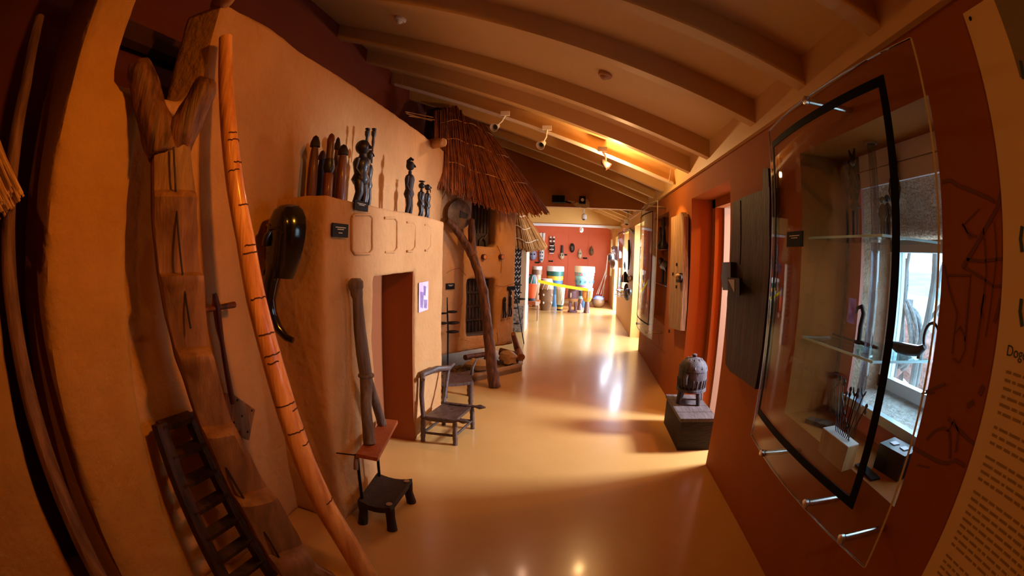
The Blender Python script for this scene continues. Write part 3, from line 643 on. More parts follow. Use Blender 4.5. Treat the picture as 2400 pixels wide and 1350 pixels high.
# low dark stool
c1, c2, c3, c4 = PZ(838, 1172, SZ), PZ(915, 1190, SZ), PZ(966, 1122, SZ), PZ(884, 1108, SZ)
t = thing('low_stool', 'low dark wooden stool with dished seat under the plank shelf', 'stool', Vector(((c1.x + c3.x) / 2, (c1.y + c3.y) / 2, 0)))
def dished(a, b, c, d, th, sag=.02, n=6):
    m_ = MB(); vs = []
    for lay in (0, 1):
        for i in range(n + 1):
            for j in range(n + 1):
                u_, v_ = i / n, j / n; p = (a.lerp(b, u_)).lerp(d.lerp(c, u_), v_)
                vs.append(p + Vector((0, 0, -sag * math.sin(math.pi * v_) * 1. - lay * th)))
    N_ = (n + 1) ** 2; f = []
    for i in range(n):
        for j in range(n):
            k = i * (n + 1) + j; f += [(k, k + 1, k + n + 2, k + n + 1), (N_ + k, N_ + k + n + 1, N_ + k + n + 2, N_ + k + 1)]
    for i in range(n):
        for e0, e1 in ((i, i + 1), (n * (n + 1) + i, n * (n + 1) + i + 1), (i * (n + 1), (i + 1) * (n + 1)), (i * (n + 1) + n, (i + 1) * (n + 1) + n)): f.append((e0, e1, N_ + e1, N_ + e0))
    return m_.add(vs, f)
part(t, 'seat', dished(c1, c4, c3, c2, .035, .02), DARKW, 30)
cen = (c1 + c2 + c3 + c4) / 4
for q in (c1, c2, c3, c4):
    w_ = q.lerp(cen, .16); part(t, 'leg', MB().tube([w_ + Vector((0, 0, -.02)), Vector((w_.x, w_.y, .08)), Vector((q.x, q.y, 0)).lerp(Vector((w_.x, w_.y, 0)), .5)], [.028, .026, .030], 10), DARKW, 60)
for q in (c2, c3): part(t, 'stud', MB().lathe([(.018, 0), (.018, .004)], q.lerp(cen, .2) + Vector((0, 0, -.004)), 12), mat('tin_stud', (.32, .20, .12), None, rough=.4, metal=.5))

# ---- low armed chair
SZ = .21
s1, s2, s3, s4 = PZ(992, 977, SZ), PZ(1066, 985, SZ), PZ(1106, 952, SZ), PZ(1040, 944, SZ)
CH = wood('chair_wood', (.035, .02, .016), (.10, .055, .045), .35, coat=.35)
cen = (s1 + s2 + s3 + s4) / 4
t = thing('carved_chair', 'low dark carved chair with curved back rail and beast head side rails', 'chair', Vector((cen.x, cen.y, 0)))
part(t, 'seat', dished(s1, s4, s3, s2, .024, .008), CH, 30)
fr, bk_ = (s2 + s3) / 2, (s1 + s4) / 2; fd = (fr - bk_).normalized()
for a, b in ((s1, s2), (s4, s3)):
    part(t, 'side_rail', MB().tube([a - fd * .02, b, b + fd * .03, b + fd * .07, b + fd * .12], [.017, .017, .014, .030, .008], 10, .7), CH, 60)
for q in (s1, s2, s3, s4):
    g = Vector((q.x, q.y, 0)).lerp(Vector((cen.x, cen.y, 0)), -.04); m_ = Vector((q.x, q.y, SZ)); 
    part(t, 'leg', MB().tube([m_ + Vector((0, 0, -.01))] + [m_.lerp(g, k / 8) for k in range(1, 8)] + [g], [.018] + [.018 + .004 * (k % 2) for k in range(7)] + [.02], 10), CH, 60)
b1, b2 = PX(990, 880, s1.x - .02), PX(1051, 866, s4.x - .02)
part(t, 'back_post', MB().tube([s1, s1.lerp(b1, .5) + Vector((-.01, 0, 0)), b1], [.018, .02, .022], 10), CH, 60)
part(t, 'back_post', MB().tube([s4, s4.lerp(b2, .5), b2], [.018, .018, .018], 10), CH, 60)
part(t, 'back_rail', MB().tube([b1 + Vector((.02, -.05, -.02)), b1 + Vector((0, 0, .008)), b1.lerp(b2, .5) + Vector((0, 0, .03)), b2 + Vector((0, .02, .01)), b2 + Vector((0.03, .09, .035))], [.018, .024, .026, .024, .010], 12), CH, 60)
for a, b in ((s1, s2), (s2, s3), (s4, s3), (s1, s4)):
    z = .075; part(t, 'stretcher', MB().tube([Vector((a.x, a.y, z)), Vector((b.x, b.y, z))], .011, 8), CH, 60)

# ---- stool behind the chair
L1_, L2_ = PZ(1096, 931, 0), PZ(1068, 934, 0); SZ = .27
a1, a2, a3, a4 = PZ(1036, 898, SZ), PZ(1108, 893, SZ), PZ(1104, 868, SZ), PZ(1040, 872, SZ)
cen = (a1 + a2 + a3 + a4) / 4
t = thing('ringed_stool', 'dark wooden stool with ringed legs half hidden behind the carved chair', 'stool', Vector((cen.x, cen.y, 0)))
part(t, 'seat', dished(a1, a4, a3, a2, .03, .012), CH, 30)
for q in (a1, a2, a3, a4):
    q = q.lerp(cen, .12); g = Vector((q.x, q.y, 0))
    part(t, 'leg', MB().tube([q.lerp(g, k / 9) for k in range(10)], [.022 + .006 * (k % 2) for k in range(10)], 10), CH, 60)
part(t, 'horn', MB().tube([a3.lerp(a2, .4), a3.lerp(a2, .5) + Vector((.0, .02, .07)), a3 + Vector((.05, .05, .12))], [.02, .016, .006], 8), CH, 60)

# ================================================================ THATCHED HOUSE
HP0, HP1 = Vector((-1.45, 5.03, 0)), Vector((-.80, 5.88, 0))
HD = (HP1 - HP0).normalized(); HN = Vector((HD.y, -HD.x, 0))
def hp(px, py, off=0.0): return PP(px, py, HP0 + HN * off, HN)
def hu(p): return (p - HP0).dot(HD)
def hpt(u, d, z): return HP0 + HD * u + HN * d + Vector((0, 0, z))
UR = hu(hp(1207, 640)); ULm = -.45
def hbox(u0, u1, d0, d1, z0, z1):
    return [hpt(u0, d0, z0), hpt(u1, d0, z0), hpt(u1, d1, z0), hpt(u0, d1, z0), hpt(u0, d0, z1), hpt(u1, d0, z1), hpt(u1, d1, z1), hpt(u0, d1, z1)]
wu0, wu1, wz1, wz0 = hu(hp(1108, 520)), hu(hp(1163, 520)), hp(1135, 455).z, hp(1135, 578).z
vu0, vu1, vz1, vz0 = hu(hp(1094, 720)), hu(hp(1160, 720)), hp(1128, 654).z, hp(1128, 784).z
ZB = .30; ZT = 2.35
hm = MB()
cols = [(ULm, min(wu0, vu0)), (max(wu1, vu1), UR)]
hm.hexa(hbox(ULm, vu0, -.35, 0, ZB, ZT)); hm.hexa(hbox(max(wu1, vu1), UR, -.35, 0, ZB, ZT))
hm.hexa(hbox(vu0 - .02, wu0, -.35, 0, wz0 - .1, ZT)); hm.hexa(hbox(vu0 - .05, UR - .02, -.35, 0, ZB, vz0)); hm.hexa(hbox(vu0 - .05, UR - .02, -.35, 0, vz1, wz0)); hm.hexa(hbox(vu0 - .05, UR - .02, -.35, 0, wz1, ZT))
hm.hexa(hbox(ULm, UR, -.42, -.22, ZB, ZT)); hm.hexa(hbox(UR - .3, UR, -1.1, -.1, ZB, ZT))
house = thing('thatched_house', 'clay house with reed roof and two carved dark shutters beside the walkway', 'house', hpt(.3, -.3, ZB))
part(house, 'wall', remesh(hm, .026, 4, .012, 3., .003), HUTC, 60)
SHUT = mat('shutter_wood', (.014, .012, .014), (.05, .04, .045), 6, .45, coat=.2)
# upper shutter: boards and carved animals
sh = part(house, 'shutter', MB().hexa(hbox(wu0, wu1, -.17, -.14, wz0, wz1)), SHUT, 20)
for k in range(7):
    u = wu0 + (wu1 - wu0) * (k + .5) / 7
    part(sh, 'slat', MB().hexa(hbox(u - .010, u + .010, -.14, -.125, wz0 + .17, wz1)), SHUT, 20)
for k in range(2):
    cu = wu0 + (wu1 - wu0) * (.28 + .44 * k); z = wz0 + .055
    part(sh, 'carved_beast', MB().tube([hpt(cu - .055, -.125, z - .05), hpt(cu - .05, -.125, z + .02), hpt(cu, -.12, z + .06), hpt(cu + .05, -.125, z + .02), hpt(cu + .055, -.125, z - .05)], [.010, .016, .018, .016, .010], 8).tube([hpt(cu + .02, -.12, z + .05), hpt(cu + .06, -.118, z + .10), hpt(cu + .085, -.118, z + .085)], [.014, .012, .006], 8), SHUT, 60)
# lower shutter: rows of small carved figures
sh = part(house, 'shutter', MB().hexa(hbox(vu0, vu1, -.17, -.14, vz0, vz1)), SHUT, 20)
for r in range(4):
    for k in range(8):
        u = vu0 + (vu1 - vu0) * (k + .5) / 8; z0 = vz0 + (vz1 - vz0) * r / 4 + .02; h = (vz1 - vz0) / 4 - .035
        part(sh, 'carved_row_figure', MB().lathe([(.011, 0), (.015, h * .4), (.010, h * .68), (.014, h * .85), (.004, h)], hpt(u, -.135, z0), 6), SHUT, 60)
for r in range(5):
    z = vz0 + (vz1 - vz0) * r / 4; part(sh, 'crossbar', MB().hexa(hbox(vu0, vu1, -.14, -.118, z - .012, z + .008)), SHUT, 20)
part(house, 'sill_board', MB().hexa(hbox(vu0 + .01, vu1 - .01, -.15, -.01, vz0 - .004, vz0 + .012)), mat('sill_slate', (.10, .085, .11), None, rough=.5), 0)
for px in (1131, 1172):
    p = hp(px, 602); part(house, 'peg_log', MB().tube([p - HN * .03, p + HN * .045], .034, 12), BROWNW)
    part(house, 'peg_end', MB().tube([p + HN * .046, p + HN * .052], .024, 12), POLEW)
for pts in ([(1046, 640), (1060, 632), (1076, 628), (1092, 645)], [(1165, 575), (1172, 590), (1176, 610), (1174, 640)], [(1160, 668), (1180, 672), (1205, 664)], [(1065, 735), (1080, 715), (1090, 705)], [(1165, 780), (1168, 800), (1162, 812)], [(1172, 752), (1195, 746)], [(1060, 470), (1075, 464), (1092, 466)], [(1080, 795), (1100, 800)]):
    part(house, 'crack', MB().tube([hp(a, b, .004) for a, b in pts], .0022, 5), mat('crack_dark', (.16, .06, .02), None, rough=.9))
def hrect(x0, y0, x1, y1, off):
    a, b = hp(x0, (y0 + y1) / 2, off), hp(x1, (y0 + y1) / 2, off); zt, zb = hp((x0 + x1) / 2, y0, off).z, hp((x0 + x1) / 2, y1, off).z
    return [Vector((a.x, a.y, zt)), Vector((b.x, b.y, zt)), Vector((b.x, b.y, zb)), Vector((a.x, a.y, zb))]
plate(hrect(1046, 664, 1065, 678, .012), HN, 'black caption plate on the thatched house left of the long forked trunk', 2)
plate(hrect(1189, 671, 1206, 680, .012), HN, 'black caption plate above the two small figures on the thatched house', 0)
# roof: skirts of reeds over a dark core, tied with cords
APX = Vector((-1.52, 5.75, 3.22))
ev = [hp(1012, 425, .14), hp(1042, 440, .16), hp(1078, 452, .20), hp(1118, 472, .24), hp(1160, 486, .26), hp(1205, 492, .26), hp(1245, 497, .22), hp(1272, 494, .05), hp(1276, 488, -.25), hp(1262, 480, -.6)]
tp_ = [PP(a, b, APX, HN) for a, b in ((1015, 262), (1045, 255), (1062, 250), (1080, 250), (1092, 254), (1102, 262), (1112, 272), (1120, 278), (1122, 282), (1118, 284))]
def along(L, f):
    f = max(0, min(.9999, f)) * (len(L) - 1); i = int(f); return L[i].lerp(L[i + 1], f - i)
core = MB(); k = 24
inn = Vector((-.10, .10, .06))
vs = []
for lay in (0, 1):
    for i in range(k + 1):
        f = i / k; e, t_ = along(ev, f), along(tp_, f); off = inn * (1 if lay == 0 else 2.2)
        vs += [e.lerp(t_, .08) + off, t_ + off * .6]
fs_ = []
for lay in (0, 1):
    o_ = lay * (k + 1) * 2
    fs_ += [(o_ + 2 * i, o_ + 2 * i + 2, o_ + 2 * i + 3, o_ + 2 * i + 1) for i in range(k)]
o_ = (k + 1) * 2
fs_ += [(2 * i, 2 * i + 2, o_ + 2 * i + 2, o_ + 2 * i) for i in range(k)]
core.add(vs, fs_); part(house, 'roof_core', core, mat('thatch_core', (.05, .014, .004), None, rough=1.), 60)
reeds = MB()
for lay, (s0, s1, n_) in enumerate(((.0, .62, 900), (.34, 1.0, 560))):
    for i in range(n_):
        f = random.random(); fe = f + random.gauss(0, .006)
        e, t_ = along(ev, fe), along(tp_, f)
        a = e.lerp(t_, s0 + random.gauss(0, .02 if lay == 0 else .03) + random.random() * .02); b_ = e.lerp(t_, min(1., s1 + random.uniform(-.1, .1)))
        m_ = a.lerp(b_, .5) + Vector((.02, -.02, -.012)) * random.random()
        j = Vector((.03, -.035, 0)) * random.random() + Vector((random.gauss(0, .006), random.gauss(0, .006), 0))
        reeds.tube([a + j + (a - b_).normalized() * random.random() * .05, m_ + j, b_ + j], [.0055, .0065, .005], 4)
part(house, 'thatch', reeds, REED, 60, 'loose red brown reeds', 'stuff')
for a, b_ in (((950, 262), (1015, 275)), ((958, 272), (1018, 281)), ((952, 266), (1012, 283))):
    part(house, 'loose_reed', MB().tube([PP(*a, APX - Vector((0, .5, 0)), HN), PP(*b_, APX - Vector((0, .4, 0)), HN)], [.006, .008], 6), REEDP)
for s in (.28, .56, .80):
    pts = [along(ev, f / 22).lerp(along(tp_, f / 22), s) + Vector((.035, -.04, -.012 * math.sin(f * 1.1))) for f in range(1, 20)]
    part(house, 'binding_cord', MB().tube(pts, .0065, 6), CORD)

# long forked trunk leaning on the house
base, top = PZ(1160, 908, 0), hp(1100, 590, .12)
tr_ = lean(base, top, [(1160, 908), (1152, 860), (1146, 800), (1140, 740), (1133, 680), (1122, 640), (1108, 600)])
t = thing('forked_house_post', 'long dark forked trunk leaning against the thatched house', 'trunk', base)
part(t, 'shaft', remesh(MB().tube(tr_, [.075, .07, .068, .062, .06, .058, .06], 9, .9, .06), .016, 1, .008, 12), LOGW, 35)
jn = tr_[-1]
part(t, 'fork_arm', remesh(MB().tube([jn, hp(1088, 565, .12), hp(1062, 528, .10), hp(1047, 514, .08)], [.055, .048, .042, .034], 9), .014, 2, .006, 12), LOGW, 50)
part(t, 'fork_arm', remesh(MB().tube([jn, hp(1106, 565, .13), hp(1105, 540, .12), hp(1105, 512, .12)], [.05, .046, .044, .034], 9), .014, 2, .006, 12), LOGW, 50)
# disc
c = hp(1076, 503, .06); M_ = Matrix((HD, Vector((0, 0, 1)), HN)).transposed()
r_ = (hp(1076, 470, .03).z - hp(1076, 541, .03).z) / 2
t = thing('round_shield', 'round greyish wooden disc with a dark triangular notch on the house', 'shield', c - Vector((0, 0, r_)))
part(t, 'disc', MB().lathe([(r_ * .9, -.03), (r_, -.01), (r_ * .97, .012), (r_ * .6, .022), (.001, .024)], c, 28, M_), wood('disc_wood', (.10, .06, .03), (.20, .125, .07), .7, (4, 4, 4)), 50)
part(t, 'notch', MB().prism([c + HD * a * r_ + Vector((0, 0, b * r_)) + HN * .018 for a, b in ((-.05, .28), (.62, .06), (.55, -.22), (-.05, -.22))], HN * .012), DARKW, 0)
# small figures on the house wall
for px, y0, y1, lb in ((1184, 695, 745, 'shorter black figure on the thatched house wall'), (1197, 677, 742, 'taller black figure on the thatched house wall')):
    b, tp = hp(px - 2, y1, .035), hp(px + 1, y0, .035); H_ = tp.z - b.z; t = thing('hut_figure', lb, 'figure', b, 'small black figures on the house wall')
    part(t, 'body', MB().lathe([(.014, .30 * H_), (.024, .42 * H_), (.020, .6 * H_), (.024, .7 * H_), (.010, .78 * H_)], b, 8), EBONY, 60)
    part(t, 'head', MB().ball(b + Vector((0, 0, .88 * H_)), (.022, .022, .11 * H_), 10, 8), EBONY, 60)
    for s in (-1, 1): part(t, 'leg', MB().tube([b + HD * s * .014 + Vector((0, 0, .35 * H_)), b + HD * s * .018 + HN * .01 + Vector((0, 0, .16 * H_)), b + HD * s * .018], [.011, .012, .011], 7), EBONY, 60)
    part(t, 'hanger', MB().tube([b + Vector((0, 0, .6 * H_)), b - HN * .04 + Vector((0, 0, .6 * H_))], .004, 6), IRON)
# plinth slab with gravel and stones
A_, B_ = PZ(1222, 870, 0), PZ(1060, 906, 0)
t = thing('display_plinth', 'low tray of gravel on a concrete kerb under the thatched house', 'plinth', (A_ + B_) / 2)
dA = (B_ - A_).normalized(); far = PZ(1234, 770, 0); back = Vector((-2.2, 6.4, 0)); C_ = Vector((-.72, 6.45, 0)); D_ = B_ + Vector((-.7, .4, 0))
part(t, 'tray', MB().prism([A_, C_, Vector((-1.6, 6.6, 0)), D_, B_], (0, 0, .06)), SLAB, 0)
def kerb(a, b): d = (b - a).normalized(); s = Vector((-d.y, d.x, 0)) * .045; return MB().prism([a, b, b + s, a + s], (0, 0, .095))
part(t, 'kerb', kerb(B_, A_), SLAB, 0); part(t, 'kerb', kerb(A_, C_), SLAB, 0)
gv = MB()
for i in range(2600):
    u, v = random.random(), random.random(); p = (A_.lerp(B_, u)).lerp(C_.lerp(D_, u), .04 + .6 * v)
    r = random.uniform(.008, .02); a = random.random() * 6.28
    p.z = .062 + random.random() * .02
    gv.add([p + Vector((math.cos(a + k * 2.1) * r, math.sin(a + k * 2.1) * r, 0)) for k in range(3)] + [p + Vector((0, 0, r * 1.1))], [(0, 1, 3), (1, 2, 3), (2, 0, 3), (2, 1, 0)])
part(t, 'gravel', gv, GRAVEL, 0, 'coarse brown gravel', 'stuff')
def rock(px, py, z, r, label):
    c = PZ(px, py, z); mb = MB().ball(c, r, 10, 7, None, .45); one('rock', mb, STONE, label, 'rock', 'rocks under the thatched house', 28)
rock(1190, 838, .185, (.12, .095, .09), 'angular tan rock right of the long forked trunk')
rock(1120, 855, .165, (.15, .11, .07), 'flat brown rock left of the long forked trunk')
rock(1143, 842, .145, (.06, .05, .05), 'small stone tucked behind the long forked trunk')
one('short_log', MB().tube([PZ(1172, 824, .22), PZ(1210, 832, .2)], [.05, .045], 10, 1, .05), BROWNW, 'short round log under the house corner', 'log')
one('leaning_club', MB().tube([hp(1203, 782, .12), PZ(1212, 815, .24), PZ(1221, 838, .16)], [.03, .045, .055], 12), wood('club_wood', (.24, .09, .04), (.34, .14, .06), .5), 'smooth brown club leaning at the house corner', 'club')
one('thin_log', MB().tube([PZ(1090, 838, .25), PZ(1150, 828, .23)], [.035, .03], 10, 1, .04), LOGW, 'thin dark log lying under the house front', 'log')
# iron lamp stands with leaf cups
def lampstand(pts, cups, r, label):
    q = pts; t = thing('iron_lamp_stand', label, 'lamp stand', q[0], 'iron stands with leaf shaped cups')
    part(t, 'stem', MB().tube(q, [r] * (len(q) - 1) + [r * .5], 7), IRON)
    for p, s, ln in cups:
        d = Vector((.8, .6, 0)) * s
        part(t, 'cup', MB().ball(p + d * ln * .7, (ln, ln * .6, ln * .22), 10, 6, Matrix.Rotation(math.atan2(d.y, d.x), 3, 'Z')), IRON, 60)
S0 = PZ(1046, 872, .42); S0 = hp(1050, 780, .16)
yy = hp(1051, 700, .16)
base = PZ(1046, 912, 0); base = Vector((yy.x, yy.y, .0))
t0 = [base, Vector((yy.x, yy.y, .5)), hp(1050, 770, .16), hp(1049, 740, .16), hp(1048, 697, .16)]
t0[0].z = .10
lampstand(t0, [(hp(1050, 731, .16), 1, .07), (hp(1047, 734, .16), -1, .05), (hp(1050, 757, .16), 1, .085), (hp(1046, 757, .16), -1, .07), (hp(1050, 778, .16), 1, .08)], .010, 'iron lamp stand with leaf cups left of the lower carved shutter')
sx = PZ(1228, 806, 0)
st = [sx, PY(1214, 720, sx.y - .05), PY(1207, 668, sx.y - .1)]
lampstand(st, [(PY(1209, 668, sx.y - .1), 1, .07), (PY(1213, 686, sx.y - .1), 1, .05), (PY(1211, 701, sx.y - .1), -1, .05), (PY(1214, 701, sx.y - .1), 1, .085), (PY(1212, 722, sx.y - .05), -1, .06), (PY(1218, 758, sx.y - .05), -1, .07)], .009, 'thin slanted iron stand at the right corner of the thatched house')

# ---- second hut further on
Y2 = 8.6
h2_ = thing('second_hut', 'small pale hut with reed eave beyond the thatched house', 'hut', PZ(1225, 770, 0))
x1 = PY(1231, 700, Y2).x
part(h2_, 'wall', MB().mm((x1 - .9, Y2, 0), (x1, Y2 + .5, 2.0)), mat('pale_hut_plaster', (.66, .42, .24), (.72, .48, .29), 4, .8, .2, 30), 0)
pan = part(h2_, 'patterned_panel', MB().mm((x1 - .36, Y2 - .02, .55), (x1 - .10, Y2, 1.72)), mat('panel_black', (.02, .018, .02), None, rough=.6), 0, 'black and white patterned panel')
for k in range(12):
    z = .62 + k * .088; a = -.33 + .02 * (k % 2)
    part(pan, 'white_motif', MB().ribbon([Vector((x1 + a + .03 * i, Y2 - .022, z + (.03 if i % 2 else -.02))) for i in range(8)], .016, (0, -1, 0), .002), WHITEP, 0)
part(h2_, 'woven_base', MB().mm((x1 - .34, Y2 - .04, .0), (x1 - .02, Y2, .5)), mat('woven_base', (.10, .07, .05), (.5, .42, .34), 18, .8), 0)
rd = MB(); e0, e1, e2 = PY(1208, 578, Y2 - .2), PY(1240, 588, Y2 - .2), PY(1276, 583, Y2 + .1); q0, q1, q2 = PY(1206, 490, Y2), PY(1216, 495, Y2), PY(1228, 500, Y2 + .15)
EV2, TP2 = [e0, e1, e2, e2 + Vector((.0, .5, .05))], [q0, q1, q2, q2 + Vector((0, .4, 0))]
for i in range(420):
    f = random.random(); a, b_ = along(EV2, f + random.gauss(0, .01)), along(TP2, f); j = Vector((random.gauss(0, .01), -random.random() * .05, random.gauss(0, .015)))
    rd.tube([a + j, a.lerp(b_, .5) + j, b_ + j * .5], .0085, 4)
part(h2_, 'thatch', rd, mat('golden_reed', (.36, .15, .03), (.58, .29, .08), 5, .7), 60, 'golden reeds', 'stuff')
cm = MB(); vs = []
for f in [i / 8 for i in range(9)]: vs += [along(EV2, f).lerp(along(TP2, f), .05) + Vector((-.05, .06, .03)), along(TP2, f) + Vector((-.05, .06, 0))]
cm.add(vs, [(2 * i, 2 * i + 2, 2 * i + 3, 2 * i + 1) for i in range(8)]); part(h2_, 'roof_core', cm, MATS['thatch_core'])
for s in (.22, .55, .88):
    part(h2_, 'binding_cord', MB().tube([along(EV2, f / 10).lerp(along(TP2, f / 10), s + .03 * math.sin(f * 1.3)) + Vector((.0, -.07, 0)) for f in range(10)], .009, 6), mat('white_cord', (.66, .50, .34), None, rough=.8))

# ================================================================ RIGHT SIDE
# ---- bowed clear display sheets on stand-offs
def sheet(name, label, ya, yb, z0, z1, xe, bow, fr, caps, plate_at=None):
    yc, hw = (ya + yb) / 2, (yb - ya) / 2
    X = lambda y: xe - bow * (1 - ((y - yc) / hw) ** 2)
    t = thing(name, label, 'display sheet', (xe, yc, z0))
    def strip(y0, y1, za, zb, off, th, n=16):
        m_ = MB(); vs = []
        for i in range(n + 1):
            y = y0 + (y1 - y0) * i / n; x = X(y) + off; vs += [(x, y, za), (x, y, zb), (x + th, y, zb), (x + th, y, za)]
        f = [(i * 4 + j, i * 4 + (j + 1) % 4, i * 4 + 4 + (j + 1) % 4, i * 4 + 4 + j) for i in range(n) for j in range(4)]
        return m_.add(vs, f + [(3, 2, 1, 0), (n * 4, n * 4 + 1, n * 4 + 2, n * 4 + 3)])
    part(t, 'pane', strip(ya, yb, z0, z1, 0, .006), ACRYL, 30)
    fy0, fy1, fz0, fz1, fw = fr
    for a in ((fy0, fy1, fz1 - fw, fz1), (fy0, fy1, fz0, fz0 + fw), (fy0, fy0 + fw, fz0 + fw, fz1 - fw), (fy1 - fw * .7, fy1, fz0 + fw, fz1 - fw)):
        part(t, 'gasket', strip(*a, -.0042, .004), BLACKG, 30, 'black gasket strip')
    EDGE = mat('polished_edge', (.55, .50, .44), None, rough=.15)
    for a in ((ya, yb, z0 - .003, z0), (ya, yb, z1, z1 + .003), (ya - .003, ya, z0, z1), (yb, yb + .003, z0, z1)):
        part(t, 'polished_edge', strip(*a, 0, .006), EDGE, 30)
    for y, z in caps:
        s = part(t, 'standoff', MB().tube([(X(y) + .006, y, z), (WR, y, z)], .013, 12), STEEL)
        part(s, 'cap', MB().tube([(X(y) - .016, y, z), (X(y) - .012, y, z), (X(y), y, z)], [.010, .017, .017], 12), STEEL)
    return t, X
s1, X1 = sheet('display_sheet', 'large bowed clear sheet with black gasket over the near window recess', .84, 1.97, .69, 2.13, .905, .05, (.985, 1.91, .82, 2.06, .03), [(1.72, .68 + .02), (1.23, .715), (1.46, 2.115), (.98, .715)])
s2, X2 = sheet('display_sheet', 'bowed clear sheet over the second recess past the grey plank', 5.15, 6.5, .58, 2.16, .90, .06, (5.3, 6.4, .72, 2.06, .012), [(5.4, .62), (6.1, .62), (5.5, 2.13)])
s3, X3 = sheet('display_sheet', 'narrow clear sheet on the far wall under the bright window', 8.75, 10.2, .72, 2.05, .90, .03, (8.85, 10.1, .8, 2.0, .01), [(8.9, .78), (10.0, .78)])
plate([Vector((X1(1.63) - .004, y, z)) for y, z in ((1.70, PX(1955, 535, .87).z), (1.56, PX(1955, 535, .87).z), (1.56, PX(1955, 577, .87).z), (1.70, PX(1955, 577, .87).z))], (-1, 0, 0), 'square black caption plate stuck on the near display sheet', 2)
# glass shelves and tube
zU = PX(1990, 551, 1.12).z; t = thing('glass_shelf', 'upper glass shelf with slim figures in the near window recess', 'shelf', (1.22, 1.45, zU), 'glass shelves in the near recess')
part(t, 'plate', MB().prism([(1.10, 1.94, zU - .010), (1.14, 1.385, zU - .010), (1.465, 1.345, zU - .010), (1.465, 1.79, zU - .010), (1.345, 1.94, zU - .010)], (0, 0, .010)), GLASSB, 0)
zL = PX(1876, 787, 1.09).z; t = thing('glass_shelf', 'lower glass shelf with small iron pieces in the near window recess', 'shelf', (1.2, 1.45, zL), 'glass shelves in the near recess')
part(t, 'plate', MB().prism([(1.10, 1.94, zL - .010), (1.14, 1.385, zL - .010), (1.465, 1.345, zL - .010), (1.465, 1.79, zL - .010), (1.345, 1.94, zL - .010)], (0, 0, .010)), GLASSB, 0)
GE = mat('shelf_edge', (.45, .72, .78), None, rough=.2)
for nm, zz in (('glass_shelf', zU), ('glass_shelf.001', zL)):
    part(bpy.data.objects[nm], 'polished_edge', MB().prism([(1.097, 1.94, zz - .010), (1.137, 1.382, zz - .010), (1.140, 1.385, zz - .010), (1.10, 1.94, zz - .010)], (0, 0, .010)), GE, 0)
    part(bpy.data.objects[nm], 'polished_edge', MB().prism([(1.137, 1.382, zz - .010), (1.465, 1.342, zz - .010), (1.465, 1.345, zz - .010), (1.14, 1.385, zz - .010)], (0, 0, .010)), GE, 0)
tb = PX(2052, 570, 1.24); t = thing('acrylic_tube', 'clear upright tube carrying the glass shelves in the near recess', 'tube', (1.24, tb.y, .8))
part(t, 'tube', MB().lathe([(.020, .80), (.020, 2.03)], (1.24, tb.y, 0), 16), TUBEM)
part(t, 'collar', MB().lathe([(.03, 2.03), (.03, 2.04)], (1.24, tb.y, 0), 16), STEEL)
for z in (zU, zL): part(t, 'collar', MB().lathe([(.028, z - .02), (.028, z - .011)], (1.24, tb.y, 0), 16), STEEL)
# slim figures on the upper shelf
def slim(px, ptop, X, label, wd, kind):
    tp = PX(px, ptop, X); b = Vector((X, tp.y, zU + .001)); H_ = tp.z - b.z
    t = thing('slim_figure', label, 'figure', b, 'slim dark figures on the upper glass shelf'); P = lambda y, z, x=0: b + Vector((x, y * wd, z * H_))
    for s in (-1, 1):
        part(t, 'leg', MB().tube([P(s * .35, 0), P(s * .42, .2), P(s * .25, .40)], [.006, .008, .010], 8), EBONY, 60)
        part(t, 'arm', MB().tube([P(s * .55, .70), P(s * 1.0, .56), P(s * .45, .40)], [.007, .006, .006], 8), EBONY, 60)
    part(t, 'torso', MB().tube([P(0, .36), P(0, .44), P(0, .58), P(0, .72), P(0, .79)], [.017, .015, .011, .016, .007], 10), EBONY, 60)
    if kind == 'horns':
        part(t, 'head', MB().ball(P(0, .86), (.016, .016, .06 * H_), 10, 8), EBONY, 60)
        for s in (-1, 1): part(t, 'horn', MB().tube([P(s * .2, .9), P(s * .55, 1.0)], [.010, .004], 7), EBONY)
        part(t, 'skirt', MB().lathe([(.012, .30 * H_), (.03, .33 * H_), (.014, .43 * H_)], b, 10), EBONY, 60)
    else:
        part(t, 'head', MB().ball(P(0, .88), (.018, .024 if kind == 'big' else .014, .115 * H_ if kind == 'big' else .08 * H_), 12, 8), EBONY, 60)
    return t
slim(1996, 350, 1.22, 'thin dark figure with two horns on the upper glass shelf', .045, 'horns')
slim(2090, 358, 1.33, 'tall dark figure with oval head on the upper glass shelf', .04, 'big')
slim(2068, 457, 1.26, 'smallest dark figure nearest the clear tube', .028, 'x')
slim(2079, 452, 1.36, 'small dark figure next to the oval headed one', .028, 'y')
# pieces on the lower shelf
z = zL + .002
def q(a, b, dz=0, XS=1.30):
    p = PX(a, b, XS); p.z = z + dz; return p
b = q(2014, 793); t = thing('hook_staff', 'dark bird necked iron hook standing on the lower glass shelf', 'hook', b)
nk = [b + Vector((0, 0, .0)), PX(2017, 765, b.x), PX(2024, 735, b.x), PX(2020, 718, b.x), PX(2010, 722, b.x), PX(2006, 735, b.x)]
part(t, 'neck', MB().tube(nk, [.012, .012, .011, .010, .009, .005], 10), IRON, 60); part(t, 'foot', MB().ball(b + Vector((0, 0, .008)), (.03, .035, .009), 10, 6), IRON, 60)
t = thing('iron_tongs', 'looped iron tongs lying at the far end of the lower glass shelf', 'tongs', q(1965, 783))
for s in (-1, 1): part(t, 'arm', MB().tube([q(1938, 785, .006), q(1960, 782 + s * 5, .006), q(1985, 783 + s * 4, .006), q(2000, 786, .006)], .005, 7), IRON)
t = thing('iron_axe_head', 'black iron axe head lying in front of the bird hook', 'axe', q(2020, 808))
